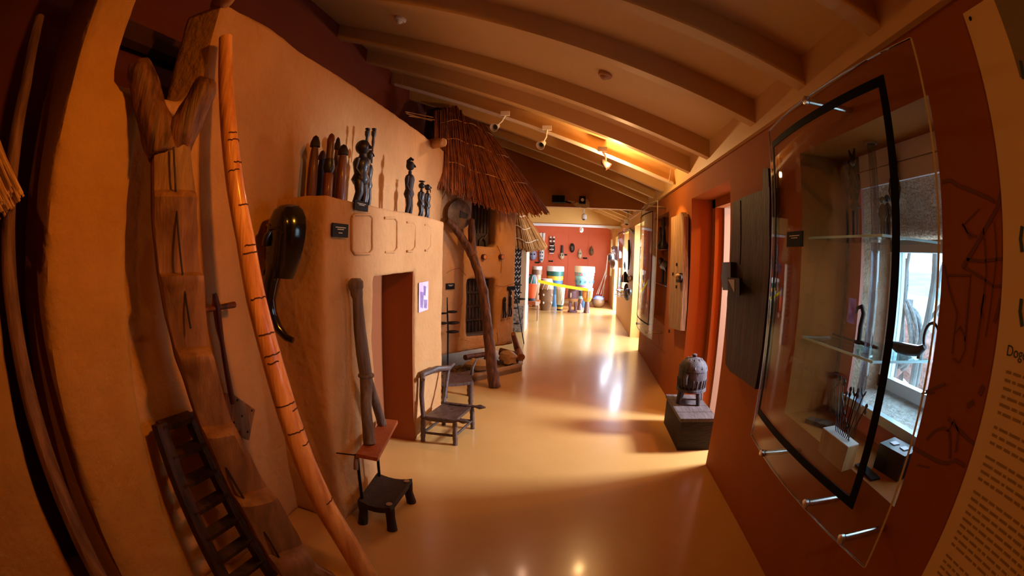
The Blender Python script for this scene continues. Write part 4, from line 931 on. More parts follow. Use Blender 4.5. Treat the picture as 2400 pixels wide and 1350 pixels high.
part(t, 'blade', MB().prism([q(2000, 800, .004), q(2014, 800, .004), q(2018, 815, .004), q(2001, 817, .004)], (0, 0, .010)), IRON); part(t, 'shaft', MB().tube([q(2012, 808, .01), q(2040, 806, .01), q(2060, 800, .012)], [.008, .010, .006], 8), IRON)
t = thing('carved_beast', 'dark long bodied carved beast at the near end of the lower glass shelf', 'carving', q(2130, 825, 0, 1.41))
bb = [PX(a, b_, 1.41) for a, b_ in ((2088, 806), (2105, 814), (2130, 820), (2155, 822), (2168, 812))]
part(t, 'body', MB().tube(bb, [.012, .024, .026, .022, .012], 12), EBONY, 60); part(t, 'head', MB().tube([bb[0], bb[0] + Vector((0, .02, .03)), bb[0] + Vector((0, .045, .02))], [.014, .014, .005], 8), EBONY, 60)
part(t, 'tail', MB().tube([bb[-1] + Vector((0, -.035 + .05 * math.cos(a), .035 + .06 * math.sin(a))) for a in [-.6 + .35 * k for k in range(11)]], .007, 8), EBONY, 60)
for k in (1, 3): part(t, 'leg', MB().tube([bb[k], Vector((bb[k].x, bb[k].y, zL + .002))], .009, 8), EBONY)
# block with pins on the recess floor
z8 = .801; zb = .90
A_, B_, C_, D_ = PZ(1929, 1002, zb), PZ(1988, 1047, zb), PZ(2013, 1040, zb), PZ(1957, 997, zb)
t = thing('pin_block', 'white topped wooden block holding a fan of pins in the near recess', 'block', (A_ + C_) / 2 - Vector((0, 0, zb - z8)))
part(t, 'block', MB().prism([p - Vector((0, 0, zb - z8)) for p in (A_, B_, C_, D_)], (0, 0, zb - z8 - .004)), wood('block_wood', (.34, .17, .06), (.44, .23, .09), .6), 0)
part(t, 'top', MB().prism([p - Vector((0, 0, .004)) for p in (A_, B_, C_, D_)], (0, 0, .004)), mat('block_white', (.62, .55, .50), None, rough=.5), 0)
tops = [(1958, 908), (1967, 893), (1977, 900), (1984, 922), (1994, 912), (2003, 928), (2012, 915), (2022, 930), (2031, 952), (1972, 925)]
hd_ = ['forked', 'ringed', 'cross topped', 'beaded', 'long plain', 'bird topped', 'notched', 'curled', 'short hooked', 'small knobbed']
for k, (a, b_) in enumerate(tops):
    f = (k + .5) / len(tops); p = A_.lerp(B_, .25 + .6 * f).lerp(D_.lerp(C_, .25 + .6 * f), .5) + Vector((0, 0, .001))
    tp = PX(a, b_, p.x + .02 * math.sin(k)); 
    t = thing('hair_pin', 'dark iron pin, %s, in the fan on the white topped block' % hd_[k], 'pin', p, 'pins in the white topped block')
    part(t, 'shaft', MB().tube([p, p.lerp(tp, .6), tp], [.0022, .0028, .003], 6), IRON)
    hh = MB()
    if k in (0, 5, 7): hh.tube([tp, tp + Vector((0, .012, .012)), tp + Vector((0, .016, .028))], [.004, .004, .002], 6).tube([tp, tp + Vector((0, -.010, .012)), tp + Vector((0, -.016, .024))], [.004, .004, .002], 6)
    elif k in (1, 2): hh.ball(tp + Vector((0, 0, .010)), (.008, .012, .012), 8, 6).tube([tp + Vector((0, -.014, -.004)), tp + Vector((0, .014, -.004))], .003, 6)
    else: hh.lathe([(.003, -.03), (.007, -.02), (.003, -.01), (.007, 0), (.004, .008)], tp, 8)
    part(t, 'head', hh, IRON, 60)
# box, flat plate, knife
A_ = PZ(2046, 1095, z8); B_ = PZ(2102, 1130, z8); t = thing('dark_box', 'dark lidded box with pale patches at the near end of the recess', 'box', A_.lerp(B_, .5))
u = (B_ - A_); v = Vector((.11, .03, 0)); h = .085
part(t, 'case', MB().prism([A_, B_, B_ + v, A_ + v], (0, 0, h)), EBONY, 0); part(t, 'lid', MB().prism([p + Vector((0, 0, h)) for p in (A_, B_, B_ + v, A_ + v)], (0, 0, .014)), EBONY, 0)
for f in (.3, .7): part(t, 'pale_patch', MB().box((A_ + u * f + v * .5 + Vector((0, 0, h + .016))), (.035, .03, .003)), mat('lilac_patch', (.45, .42, .55), None, rough=.3), 0)
a = [PZ(2003, 1092, z8), PZ(2041, 1128, z8), PZ(2062, 1124, z8), PZ(2020, 1087, z8)]
one('flat_plate', MB().prism(a, (0, 0, .008)), BLACK, 'small flat dark plate lying in front of the pin block', 'plate')
a = [PZ(1886, 990, z8), PZ(1935, 1006, z8), PZ(1955, 998, z8), PZ(1900, 984, z8)]
one('sheathed_knife', MB().prism(a, (0, 0, .018)), mat('leather', (.03, .016, .01), (.08, .04, .02), 20, .6), 'dark sheathed knife lying behind the pin block', 'knife')

# ---- outdoors behind the near window
def rope_coil():
    c = PX(2114, 770, 1.95); t = thing('rope_coil', 'grey coil of thick rope hanging outside the near window', 'rope', c)
    for k in range(7):
        r1, r2 = .085 + .008 * (k % 3), .15 + .014 * (k % 4); ph = k * .4
        pts = [c + Vector((.03 * math.sin(a * 2 + ph) + .012 * k, r1 * math.cos(a) + .01 * math.sin(k * 2), r2 * math.sin(a) - .01 * k)) for a in [i * math.pi / 12 for i in range(25)]]
        part(t, 'loop', MB().tube(pts, .014, 8), mat('grey_rope', (.16, .17, .18), (.30, .31, .32), 60, .9))
    part(t, 'tie', MB().tube([c + Vector((0, 0, .15)), c + Vector((.02, .01, .26)), c + Vector((0, .0, .40))], .014, 8), MATS['grey_rope'])
rope_coil()
OW = mat('outdoor_grey_wood', (.13, .14, .15), (.24, .25, .25), 8, .8)
for k, pts in enumerate(([(2064, 790), (2062, 700), (2066, 640), (2069, 603)], [(2072, 800), (2073, 690), (2079, 640), (2074, 602)], [(2150, 830), (2172, 760), (2190, 660), (2194, 566)], [(2120, 690), (2123, 640), (2135, 570)], [(2170, 760), (2190, 735), (2205, 715)])):
    lab = ['left of two curved rods outside the near window', 'right of two curved rods outside the near window', 'long bent stick outside at the right window edge', 'thin dark rod outside behind the black gasket', 'short forked branch outside by the bent stick'][k]
    q = [PX(a, b, 1.78 + .05 * k) for a, b in pts]; q[0] = q[0] + Vector((0, 0, 0)); lo = Vector((q[0].x, q[0].y, -.12))
    one('garden_stick', MB().tube([lo] + q, [.012] * (len(q) + 1) if k != 2 else [.022] * (len(q) + 1), 8), OW, lab, 'stick', 'sticks outside the near window')
c = PX(2205, 735, 3.0); t = thing('cart_wheel', 'thin spoked iron wheel standing outside the near window', 'wheel', Vector((c.x, c.y, c.z - .42)))
M_ = Matrix.Rotation(R_(50), 3, 'Z'); wp = lambda a, r: c + M_ @ Vector((r * math.cos(a), 0, r * math.sin(a)))
part(t, 'rim', MB().tube([wp(i * math.pi / 20, .40) for i in range(41)], .016, 8), mat('blue_iron', (.05, .16, .22), None, rough=.6))
part(t, 'hub', MB().ball(c, .04, 10, 8), MATS['blue_iron'])
part(t, 'axle_stand', MB().tube([c + Vector((.05, .05, 0)), Vector((c.x + .1, c.y + .1, -.12))], .03, 8), OW)
for k in range(12): part(t, 'spoke', MB().tube([c, wp(k * math.pi / 6, .40)], .006, 6), MATS['blue_iron'])
t = thing('board_shed', 'low shed of weathered sloping boards outside the near window', 'shed', (4.6, 4.6, -.12))
a0, a1 = Vector((4.0, 4.9, 1.30)), Vector((4.4, 3.1, .55))
for k in range(6):
    o_ = Vector((.10 * k, .03 * k, -.17 * k)); d = Vector((.3, .1, .02))
    part(t, 'board', MB().hexa([a0 + o_, a1 + o_, a1 + o_ + Vector((.02, .01, -.16)), a0 + o_ + Vector((.02, .01, -.16)), a0 + o_ + d, a1 + o_ + d, a1 + o_ + d + Vector((.02, .01, -.16)), a0 + o_ + d + Vector((.02, .01, -.16))]), mat('shed_board', (.20, .23, .25), (.42, .46, .47), 4, .85, .3, 20, (1, 6, 6)), 0)
part(t, 'post', MB().mm((4.5, 4.75, -.12), (4.6, 4.85, 1.2)), OW, 0); part(t, 'post', MB().mm((4.7, 3.2, -.12), (4.8, 3.3, .6)), OW, 0)
hl = MB(); vs = []; nx, ny = 24, 8
for j in range(ny + 1):
    for i in range(nx + 1):
        u, v = i / nx, j / ny; x = 30 + 40 * v; y = 10 + 60 * u
        vs.append((x, y, -.3 + 4.2 * math.sin(math.pi * min(1, v * 1.1)) * (.55 + .45 * noise.noise(Vector((u * 5, v * 3, 1)))) * (.4 + .6 * u)))
hl.add(vs, [(j * (nx + 1) + i, j * (nx + 1) + i + 1, (j + 1) * (nx + 1) + i + 1, (j + 1) * (nx + 1) + i) for j in range(ny) for i in range(nx)])
struct('hillside', hl, mat('hill_green', (.22, .33, .36), (.32, .42, .44), .3, .9))
b = PX(2092, 868, 2.05); t = thing('clay_bowl', 'pink clay bowl standing outside under the lower glass shelf', 'bowl', Vector((b.x, b.y, b.z - .05)))
part(t, 'bowl', MB().lathe([(.03, -.05), (.07, -.01), (.09, .03), (.085, .03), (.03, -.03)], b, 16), mat('pink_clay', (.36, .20, .18), None, rough=.8), 50)
part(t, 'stand', MB().lathe([(.05, -.12 - b.z), (.02, -.4), (.03, -.052)], b, 10), OW)

# ---- old door board with lock
XB = 1.0
pts = [PX(a, b_, XB) for a, b_ in ((1716, 476), (1740, 462), (1780, 448), (1803, 438), (1803, 530), (1803, 625), (1795, 720), (1785, 820), (1769, 912), (1740, 890), (1710, 870), (1700, 852), (1701, 780), (1704, 700), (1711, 618), (1715, 540))]
t = thing('granary_door', 'old dark wooden door board with lock hung near the bowed sheet', 'door board', PX(1735, 890, XB))
part(t, 'board', MB().prism(pts, (.055, 0, 0)), DOORW, 0)
part(t, 'seam', MB().tube([PX(1735, 470, XB - .001), PX(1736, 560, XB - .001), PX(1734, 620, XB - .001)], .004, 5), DARKW)
part(t, 'pivot_tenon', MB().prism([PX(1787, 450, XB + .01), PX(1787, 400, XB + .01), PX(1792, 393, XB + .01), PX(1800, 395, XB + .01), PX(1802, 445, XB + .01)], (.04, 0, 0)), DOORW, 0)
lk = part(t, 'lock', MB().prism([PX(a, b_, XB - .04) for a, b_ in ((1693, 615), (1712, 614), (1712, 678), (1694, 680), (1690, 650))], (.04, 0, 0)), EBONY, 0)
part(lk, 'bolt', MB().hexa([PX(1705, 650, XB - .09), PX(1733, 652, XB - .09), PX(1733, 692, XB - .09), PX(1706, 688, XB - .09), PX(1705, 650, XB), PX(1733, 652, XB), PX(1733, 692, XB), PX(1706, 688, XB)]), DARKW, 0)
part(lk, 'pale_face', MB().prism([PX(1706, 655, XB - .092), PX(1721, 655, XB - .092), PX(1721, 686, XB - .092)], (.002, 0, 0)), mat('pale_wood_face', (.28, .22, .18), None, rough=.5), 0)
# ---- grey plank with lock
XB = 1.0
pts = [PX(a, b_, XB) for a, b_ in ((1573, 510), (1586, 505), (1597, 497), (1602, 508), (1601, 580), (1601, 650), (1598, 720), (1594, 775), (1568, 768), (1567, 720), (1570, 640), (1573, 560))]
t = thing('grey_plank', 'weathered plank shutter with small lock lit by a spot past the doorway', 'door board', PX(1580, 775, XB))
part(t, 'board', MB().prism(pts, (.05, 0, 0)), PLANKW, 0)
part(t, 'lock', MB().prism([PX(a, b_, XB - .04) for a, b_ in ((1584, 640), (1590, 640), (1590, 662), (1584, 662))], (.04, 0, 0)), DARKW, 0)
part(t, 'bolt', MB().ball(PX(1589, 648, XB - .04), (.03, .045, .03), 10, 7), mat('bolt_wood', (.35, .22, .11), None, rough=.6), 60)
part(t, 'staple', MB().ball(PX(1595, 650, XB - .03), (.02, .03, .03), 8, 6), DARKW, 60)
for a, b_ in ((1586, 620), (1577, 642), (1585, 672), (1568, 776)): part(t, 'nail', MB().box(PX(a, b_, XB - .004), (.012, .03, .03)), DARKW, 0)

# ---- chest and lidded vessel
x0, x1c, y0, y1 = .895, 1.20, 3.34, 3.985
ht = PY(1592, 981, y0).z
CW = wood('chest_wood', (.012, .007, .004), (.030, .018, .010), .7, (2, 14, 14)); CT = wood('chest_top_wood', (.06, .045, .04), (.11, .085, .08), .5, (14, 2, 14))
t = thing('wooden_chest', 'plain dark wooden chest with plank lid in the doorway', 'chest', ((x0 + x1c) / 2, (y0 + y1) / 2, 0))
part(t, 'case', MB().mm((x0, y0, 0), (x1c, y1, ht - .03)), CW, 0)
ys = [y0 - .01, y0 + .155, y0 + .32, y0 + .49, y1 + .01]
for k in range(4):
    part(t, 'lid_plank', MB().mm((x0 - .012, ys[k] + .003, ht - .028), (x1c, ys[k + 1] - .003, ht)), CT, 0)
c = PZ(1613, 944, ht); c = Vector((c.x + .02, c.y + .04, ht + .004))
r0 = msize(34, c); H_ = PY(1613, 829, c.y).z - ht
VW = wood('vessel_wood', (.03, .028, .03), (.085, .075, .08), .7, (12, 12, 3))
t = thing('lidded_vessel', 'grey carved lidded vessel on short legs standing on the chest', 'vessel', c)
part(t, 'bowl', MB().lathe([(r0 * .7, .30 * H_), (r0 * .95, .36 * H_), (r0, .50 * H_), (r0 * .97, .66 * H_)], c, 24), VW, 50)
part(t, 'base_ring', MB().lathe([(r0 * .85, .24 * H_), (r0 * 1.04, .25 * H_), (r0 * 1.04, .30 * H_), (r0 * .8, .32 * H_)], c, 24), VW, 50)
ld = part(t, 'lid', MB().lathe([(r0 * 1.0, .665 * H_), (r0 * .98, .72 * H_), (r0 * .82, .83 * H_), (r0 * .5, .90 * H_), (r0 * .12, .93 * H_)], c, 24), VW, 50)
part(ld, 'knob', MB().lathe([(r0 * .1, .93 * H_), (r0 * .16, .955 * H_), (r0 * .17, .98 * H_), (r0 * .05, H_)], c, 12), VW, 60)
for k in range(22):
    a = k / 22 * 6.283; part(t, 'flute', MB().tube([c + Vector((math.cos(a) * r0 * .96, math.sin(a) * r0 * .96, .32 * H_)), c + Vector((math.cos(a) * r0 * 1.01, math.sin(a) * r0 * 1.01, .5 * H_))], .006, 5), VW)
    if k % 2 == 0: part(ld, 'flute', MB().tube([c + Vector((math.cos(a) * r0 * .97, math.sin(a) * r0 * .97, .73 * H_)), c + Vector((math.cos(a) * r0 * .5, math.sin(a) * r0 * .5, .905 * H_))], .006, 5), VW)
for k in range(4):
    a = .4 + k * 1.5708; d = Vector((math.cos(a), math.sin(a), 0)) * r0
    part(t, 'leg', MB().tube([c + d * .85 + Vector((0, 0, .27 * H_)), c + d * .95 + Vector((0, 0, .1 * H_)), c + d * 1.0], [.024, .022, .02], 8), VW, 60)
for a in (-2.2, .9): 
    d = Vector((math.cos(a), math.sin(a), 0)) * r0; part(t, 'handle', MB().tube([c + d + Vector((0, 0, .62 * H_)), c + d * 1.16 + Vector((0, 0, .56 * H_)), c + d * 1.14 + Vector((0, 0, .45 * H_)), c + d + Vector((0, 0, .42 * H_))], .014, 8), VW, 60)
# figure stand glimpsed in the side room
p = PY(1693, 722, 4.8); t = thing('stand_figure', 'dark seated figure on a thin stand glimpsed through the doorway', 'figure', Vector((p.x, p.y, 0.01)))
part(t, 'shelf', MB().lathe([(.10, 0), (.10, .015)], p, 14), GREYW); part(t, 'pole', MB().tube([(p.x, p.y, .012), p], .012, 8), STEEL)
part(t, 'body', MB().lathe([(.07, .016), (.08, .05), (.05, .12), (.065, .16), (.03, .2)], p, 10), EBONY, 60); part(t, 'head', MB().ball(p + Vector((0, 0, .24)), (.04, .04, .055), 10, 8), EBONY, 60)
# ---- text panel
XP = WR - .008
t = thing('text_panel', 'tall cream text panel headed Dogon at the right edge', 'text panel', (XP, .3, .3))
part(t, 'board', MB().mm((XP, -.25, .30), (WR - .001, .70, 2.21)), PANEL, 0)
p = PX(2263 + 8, 36 + 6, XP); part(t, 'screw', MB().ball((XP, .675, 2.185), (.004, .007, .007), 8, 6), IRON)
part(t, 'grey_field', MB().mm((XP - .001, -.2, 1.98), (XP, .55, 2.20)), mat('grey_field', (.22, .17, .09), None, rough=.6), 0)
def text(body, size, p, m):
    cu = bpy.data.curves.new('txt', 'FONT'); cu.body = body; cu.size = size; cu.extrude = .0004
    o = bpy.data.objects.new('txt', cu); COL.objects.link(o); dg = bpy.context.evaluated_depsgraph_get(); dg.update()
    e = bpy.data.meshes.new_from_object(o.evaluated_get(dg)); bpy.data.objects.remove(o)
    M_ = Matrix(((0, 0, -1), (-1, 0, 0), (0, 1, 0)))
    mb = MB().add([M_ @ v.co + Vector(p) for v in e.vertices], [tuple(f.vertices) for f in e.polygons]); bpy.data.meshes.remove(e); return mb
hy, hz = PX(2358, 832, XP).y, PX(2358, 832, XP).z
part(t, 'heading', text('Dogon', .036, (XP - .001, hy, hz), HEADG), HEADG, 0)
rows = [(0, 6)] + [(0, 3), (0, 4), (0, 9), (0, 4), (0, 2), (0, 6), (0, 5), (0, 4)]
z = hz - .040; random.seed(3)
for _, n_ in rows:
    for r in range(n_):
        m_ = MB(); y = hy - .012 + (0.0 if r else -.0)
        y1 = -.2 if r < n_ - 1 else random.uniform(.1, .4)
        while y > y1:
            L_ = random.uniform(.012, .045); m_.mm((XP - .0012, y - L_, z), (XP - .0004, y, z + .0065)); y -= L_ + .008
        part(t, 'text_line', m_, TEXTG, 0); z -= .0195
    z -= .017
    if z < .42: break
# line drawings at the panel edge
for pts in ([(2392, 142), (2396, 165), (2399, 185)], [(2396, 530), (2392, 560), (2396, 590)], [(2394, 700), (2391, 730), (2396, 765)]):
    part(t, 'line_drawing', MB().ribbon([PX(a, b_, XP - .001) for a, b_ in pts], .012, (-1, 0, 0), .0012), HEADG, 0)

# ================================================================ CEILING FITTINGS
def PC(px, py, off=.15):       # ray met with the sloping ceiling
    d = ray(px, py); return O_ + d * ((2.33 + off + .373 * WR - CAMH) / (d.z + .373 * d.x))
YT = 4.885
tz = lambda x: zc(x) - .004
def slab_along(x0, x1, y, w_, h_): return MB().hexa([(x0, y - w_, tz(x0) - h_), (x1, y - w_, tz(x1) - h_), (x1, y + w_, tz(x1) - h_), (x0, y + w_, tz(x0) - h_), (x0, y - w_, tz(x0)), (x1, y - w_, tz(x1)), (x1, y + w_, tz(x1)), (x0, y + w_, tz(x0))])
t = thing('light_track', 'long cream lighting track running up the fourth rafter', 'light track', (0, YT, tz(0)))
part(t, 'rail', slab_along(-2.2, 1.03, YT, .018, .034), WHITEP, 0)
for x in (-2.1, .98): part(t, 'hanger_wire', MB().tube([(x, YT - .02, tz(x) - .02), (x + .02, YT - .04, tz(x) + .13)], .003, 6), STEEL)
BULB = mat('lit_bulb', (1, .8, .5), None, emit=(1, .62, .30), estr=30)
DARKIN = mat('lamp_inside', (.01, .01, .01), None, rough=.5)
def track_spot(px, py, hpx, hpy, y, aim, label, lit, m=WHITEM):
    h = PY(hpx, hpy, y); b = PY(px, py, y); t = thing('track_spot', label, 'spotlight', h, 'track spotlights')
    d = (Vector(aim) - b).normalized(); q = d.to_track_quat('Z', 'Y').to_matrix()
    part(t, 'adapter', MB().mm((h.x - .05, y - .016, h.z - .005), (h.x + .05, y + .016, h.z + .045)), m, 0)
    part(t, 'stem', MB().tube([h, h.lerp(b, .5) + Vector((.02, 0, 0)), b], .009, 8), m)
    part(t, 'housing', MB().lathe([(.018, -.06), (.030, -.045), (.036, .0), (.050, .045), (.046, .045), (.030, .0), (.012, -.01)], b, 18, q), m, 50)
    part(t, 'bulb', MB().ball(b + d * .012, (.024, .024, .024), 10, 8), BULB if lit else DARKIN)
    return b + d * .06, d
L1_, d1_ = track_spot(1162, 297, 1184, 270, 4.86, (-1.5, 3.2, 2.0), 'white track spotlight nearest the reed roof', False)
L2_, d2_ = track_spot(1270, 338, 1282, 304, 4.86, (-1.3, 3.0, 1.2), 'white track spotlight second from the reed roof', False)
L3_, d3_ = track_spot(1420, 385, 1412, 354, 4.86, (1.06, 4.75, 1.7), 'lit dark track spotlight aimed at the grey plank', True, mat('dark_lamp', (.06, .03, .02), None, rough=.4))
spot('spot_wall', L1_, (-1.5, 2.9, 1.95), 28, (1, .66, .46), 62, .7, .02)
spot('spot_hut', L2_, (-1.2, 3.2, .9), 22, (1, .55, .34), 62, .7, .02)
spot('spot_plank', (.42, 4.8, 2.36), (1.07, 4.62, 1.45), 80, (1, .55, .16), 62, .35, .02)
spot('spot_house', (.20, 4.80, 2.4), (-1.0, 5.45, 1.1), 42, (1, .44, .12), 60, .7, .02)
pl_ = bpy.data.lights.new('bulb_glow', 'POINT'); pl_.energy = 42; pl_.color = WARM; pl_.shadow_soft_size = .03
o = bpy.data.objects.new('bulb_glow', pl_); COL.objects.link(o); o.location = L3_ + Vector((-.02, -.06, .03))
for px, py, lb, m in ((940, 43, 'white sprinkler rose on the near ceiling', WHITEM), (1419, 172, 'round beige smoke detector on the middle of the ceiling', mat('beige_plastic', (.40, .17, .06), None, rough=.5))):
    p = PC(px, py); M_ = Matrix.Rotation(math.atan(.373), 3, 'Y')
    t = thing('sprinkler' if px < 1000 else 'smoke_detector', lb, 'sprinkler' if px < 1000 else 'smoke detector', p)
    part(t, 'base', MB().lathe([(.050, 0), (.052, -.018), (.045, -.028)], p, 20, M_), m); part(t, 'sensor', MB().lathe([(.03, -.028), (.024, -.045), (.008, -.055)], p, 14, M_), m)
# fittings on the near header
p = PY(1309, 467, 7.24); t = thing('loudspeaker', 'small black loudspeaker on the brown header', 'loudspeaker', p)
part(t, 'case', MB().box(p, (.20, .14, .11)), BLACK, 0); part(t, 'arm', MB().tube([p + Vector((.1, .04, -.03)), p + Vector((.2, .05, -.05))], .012, 6), BLACK)
p = PY(1365, 469, 7.28); t = thing('emergency_lamp', 'square black lamp with white lens on peeled plaster', 'lamp', p)
part(t, 'case', MB().box(p, (.10, .07, .12)), BLACK, 0); part(t, 'lens', MB().tube([p + Vector((0, -.036, 0)), p + Vector((0, -.042, 0))], .026, 14), WHITEM)
# lamps in the far room
for px, py, y, lit, lb in ((1369, 504, 9.2, False, 'small unlit white spotlight under the far rafters'), (1363, 535, 12.2, True, 'small glowing spotlight over the drums'), (1469, 515, 8.9, False, 'thin wire framed spotlight near the far right wall')):
    p = PY(px, py, y); t = thing('ceiling_spot', lb, 'spotlight', p, 'far room spotlights'); tp = Vector((p.x, p.y, zc(p.x) + .15))
    part(t, 'stem', MB().tube([tp, p], .008, 6), WHITEM); part(t, 'housing', MB().lathe([(.05, -.08), (.05, .0), (.02, .03)], p, 12), WHITEM); part(t, 'bulb', MB().ball(p + Vector((0, 0, -.07)), .04, 10, 8), BULB if lit else DARKIN)
t = thing('ceiling_track', 'grey lighting track under the far rafters', 'light track', (0, 8.6, zc(.4)))
part(t, 'rail', MB().hexa([(-.1, 8.58, zc(-.1) - .04), (.95, 8.58, zc(.95) - .04), (.95, 8.63, zc(.95) - .04), (-.1, 8.63, zc(-.1) - .04), (-.1, 8.58, zc(-.1)), (.95, 8.58, zc(.95)), (.95, 8.63, zc(.95)), (-.1, 8.63, zc(-.1))]), GREYW, 0)
spot('spot_far_wall', (-.2, 12.0, 2.55), (0, 15, 1.2), 95, (1, .75, .5), 100, .8)
spot('spot_far_left', (-.4, 8.9, 2.6), (-1.0, 8.6, 1.4), 18, WARM, 90, .8)

# ================================================================ FAR ROOM: DRUMS
def dm(n, c, r=.5): return mat('drum_' + n, c, None, rough=r)
SKIN = dm('skin', (.72, .62, .48)); GREEN = dm('green', (.02, .10, .07)); YEL = dm('yellow', (.75, .40, .03)); BLUE = dm('blue', (.05, .13, .22)); ORNG = dm('orange', (.75, .10, .02)); BRN = dm('brown', (.20, .10, .04)); TURQ = dm('turquoise', (.20, .52, .50)); PNK = dm('pink', (.60, .18, .16)); PURP = dm('plum', (.16, .075, .085)); WHT = dm('white', (.80, .76, .70)); CRM = dm('cream', (.70, .58, .38)); TAN = dm('tan', (.45, .25, .12)); BLK = dm('black', (.02, .018, .018))
def drum(px, pyb, pyt, wpx, Y, label, segs, zb=None, extras=None):
    """segs: (z0, r0, z1, r1, material, part name) in fractions of the height and half width"""
    b = PY(px, pyb, Y); b.z = max(b.z, 0) if zb is None else zb; tp = PY(px, pyt, Y); H_ = tp.z - b.z; W_ = msize(wpx, tp) / 2
    t = thing('drum', label, 'drum', b, 'drums in the far room')
    for z0, r0, z1, r1, m, n in segs:
        mid = (z0 + z1) / 2; bulge = 1.02
        part(t, n, MB().lathe([(r0 * W_, z0 * H_), ((r0 + r1) / 2 * W_ * bulge, mid * H_), (r1 * W_, z1 * H_)], b, 22), m, 50)
    if extras: extras(t, b, H_, W_)
    return t
def cords(n, z0, z1, r0, r1, m):
    def f(t, b, H_, W_):
        for k in range(n):
            a = 6.283 * k / n; a2 = a + 3.1416 / n
            part(t, 'lacing', MB().tube([b + Vector((math.cos(a) * r0 * W_, math.sin(a) * r0 * W_, z0 * H_)), b + Vector((math.cos(a2) * r1 * W_, math.sin(a2) * r1 * W_, z1 * H_))], .008, 5), m)
    return f
def spots_(n, rows_, m, r=.16):
    def f(t, b, H_, W_):
        for z, rr in rows_:
            for k in range(n):
                a = 6.283 * (k + .5) / n; part(t, 'inlay', MB().ball(b + Vector((math.cos(a) * rr * W_, math.sin(a) * rr * W_, z * H_)), (r * W_, r * W_, r * W_ * 1.3), 8, 6), m, 60)
    return f
def tris(t, b, H_, W_):
    for k in range(12):
        a0 = 6.283 * k / 12; P = lambda a, z: b + Vector((math.cos(a) * W_ * (.90 + .1 * z) * 1.015, math.sin(a) * W_ * (.90 + .1 * z) * 1.015, z * H_))
        part(t, 'painted_triangle', MB().prism([P(a0, .78), P(a0 + .40, .78), P(a0 + .2, .85)], Vector((math.cos(a0 + .2), math.sin(a0 + .2), 0)) * .004), PNK, 0)
        part(t, 'painted_bar', MB().prism([P(a0, .60), P(a0 + .14, .60), P(a0 + .20, .66), P(a0 + .06, .66)], Vector((math.cos(a0 + .1), math.sin(a0 + .1), 0)) * .004), BLUE, 0)
YD = 12.8
# bench at the front left with the red drum
zb = .47; bx0, bx1 = PY(1218, 712, 9.8).x, PY(1263, 712, 9.8).x
t = thing('drum_bench', 'low red brown bench on steel legs at the near end of the drums', 'bench', ((bx0 + bx1) / 2, 9.95, 0))
part(t, 'top', MB().mm((bx0 - .25, 9.75, zb - .07), (bx1, 10.2, zb)), PLATFW, 0)
part(t, 'label_tab', MB().mm((bx1 - .07, 9.742, zb - .075), (bx1 + .002, 9.75, zb + .01)), WHITEP, 0)
for x, y in ((PY(1236, 740, 9.8).x, 9.8), (bx1 - .05, 10.15), (bx0 - .2, 9.8)): part(t, 'leg', MB().tube([(x, y, 0), (x, y, zb - .07)], .018, 10), STEEL)
drum(1244, 707, 643, 33, 9.97, 'red conga drum with green striped top on the bench', [(0, .62, .10, .62, BLK, 'foot'), (.10, .62, .62, .95, ORNG, 'shell'), (.62, 1., .66, 1., ORNG, 'rim'), (.66, .92, .97, .55, GREEN, 'upper_shell'), (.97, .55, 1., .5, BLK, 'skin')], zb + .001, cords(8, .66, .97, .96, .58, PNK))
drum(1256, 712, 624, 24, 12.9, 'tall tan drum with pale skin behind the red conga', [(0, .7, .8, .85, TAN, 'shell'), (.8, 1., .92, 1., BRN, 'rim'), (.92, .95, 1., .98, SKIN, 'skin')], 0)
drum(1279, 722, 653, 34, 12.2, 'barrel drum with oval inlays and tied cream skin', [(0, .72, .3, .95, BRN, 'shell'), (.3, .95, .68, 1., BRN, 'shell'), (.68, 1., .9, .8, TAN, 'upper_shell'), (.9, .82, 1., .74, SKIN, 'skin')], 0, lambda *a: (spots_(5, [(.25, .93), (.5, .97)], SKIN, .14)(*a), cords(9, .66, .92, 1.0, .84, WHT)(*a)))
drum(1298, 714, 624, 41, 13.2, 'large green and yellow goblet drum with draped white skin', [(0, .5, .3, .42, BLUE, 'foot'), (.3, .42, .5, .8, BLUE, 'bowl'), (.5, .8, .66, .92, BLUE, 'bowl'), (.66, .92, .76, .95, YEL, 'band'), (.76, .95, .90, .98, GREEN, 'shell'), (.88, 1.02, 1., 1.0, WHT, 'skin')], 0)
drum(1312, 722, 667, 22, 12.3, 'slim pale drum painted with blue brush strokes', [(0, .62, .06, .6, BLK, 'foot'), (.06, .6, .14, .62, YEL, 'band'), (.14, .64, .22, .7, GREEN, 'band'), (.22, .7, .82, .95, CRM, 'shell'), (.82, 1.0, 1., .92, SKIN, 'skin')], 0, cords(6, .25, .8, .74, .97, TURQ))
def legs_(t, b, H_, W_):
    for s in (-1, 1):
        part(t, 'leg', MB().tube([b + Vector((s * .48 * W_, -.3 * W_, .06 * H_)), b + Vector((s * .52 * W_, -.45 * W_, .28 * H_)), b + Vector((s * .4 * W_, -.1 * W_, .45 * H_))], [.16 * W_, .24 * W_, .3 * W_], 10), PURP, 60)
        part(t, 'leg', MB().tube([b + Vector((s * .48 * W_, .5 * W_, .06 * H_)), b + Vector((s * .4 * W_, .3 * W_, .45 * H_))], .22 * W_, 8), PURP, 60)
    part(t, 'carved_face', MB().ball(b + Vector((-.35 * W_, -.8 * W_, .68 * H_)), (.2 * W_, .2 * W_, .14 * H_), 8, 6), SKIN, 60)
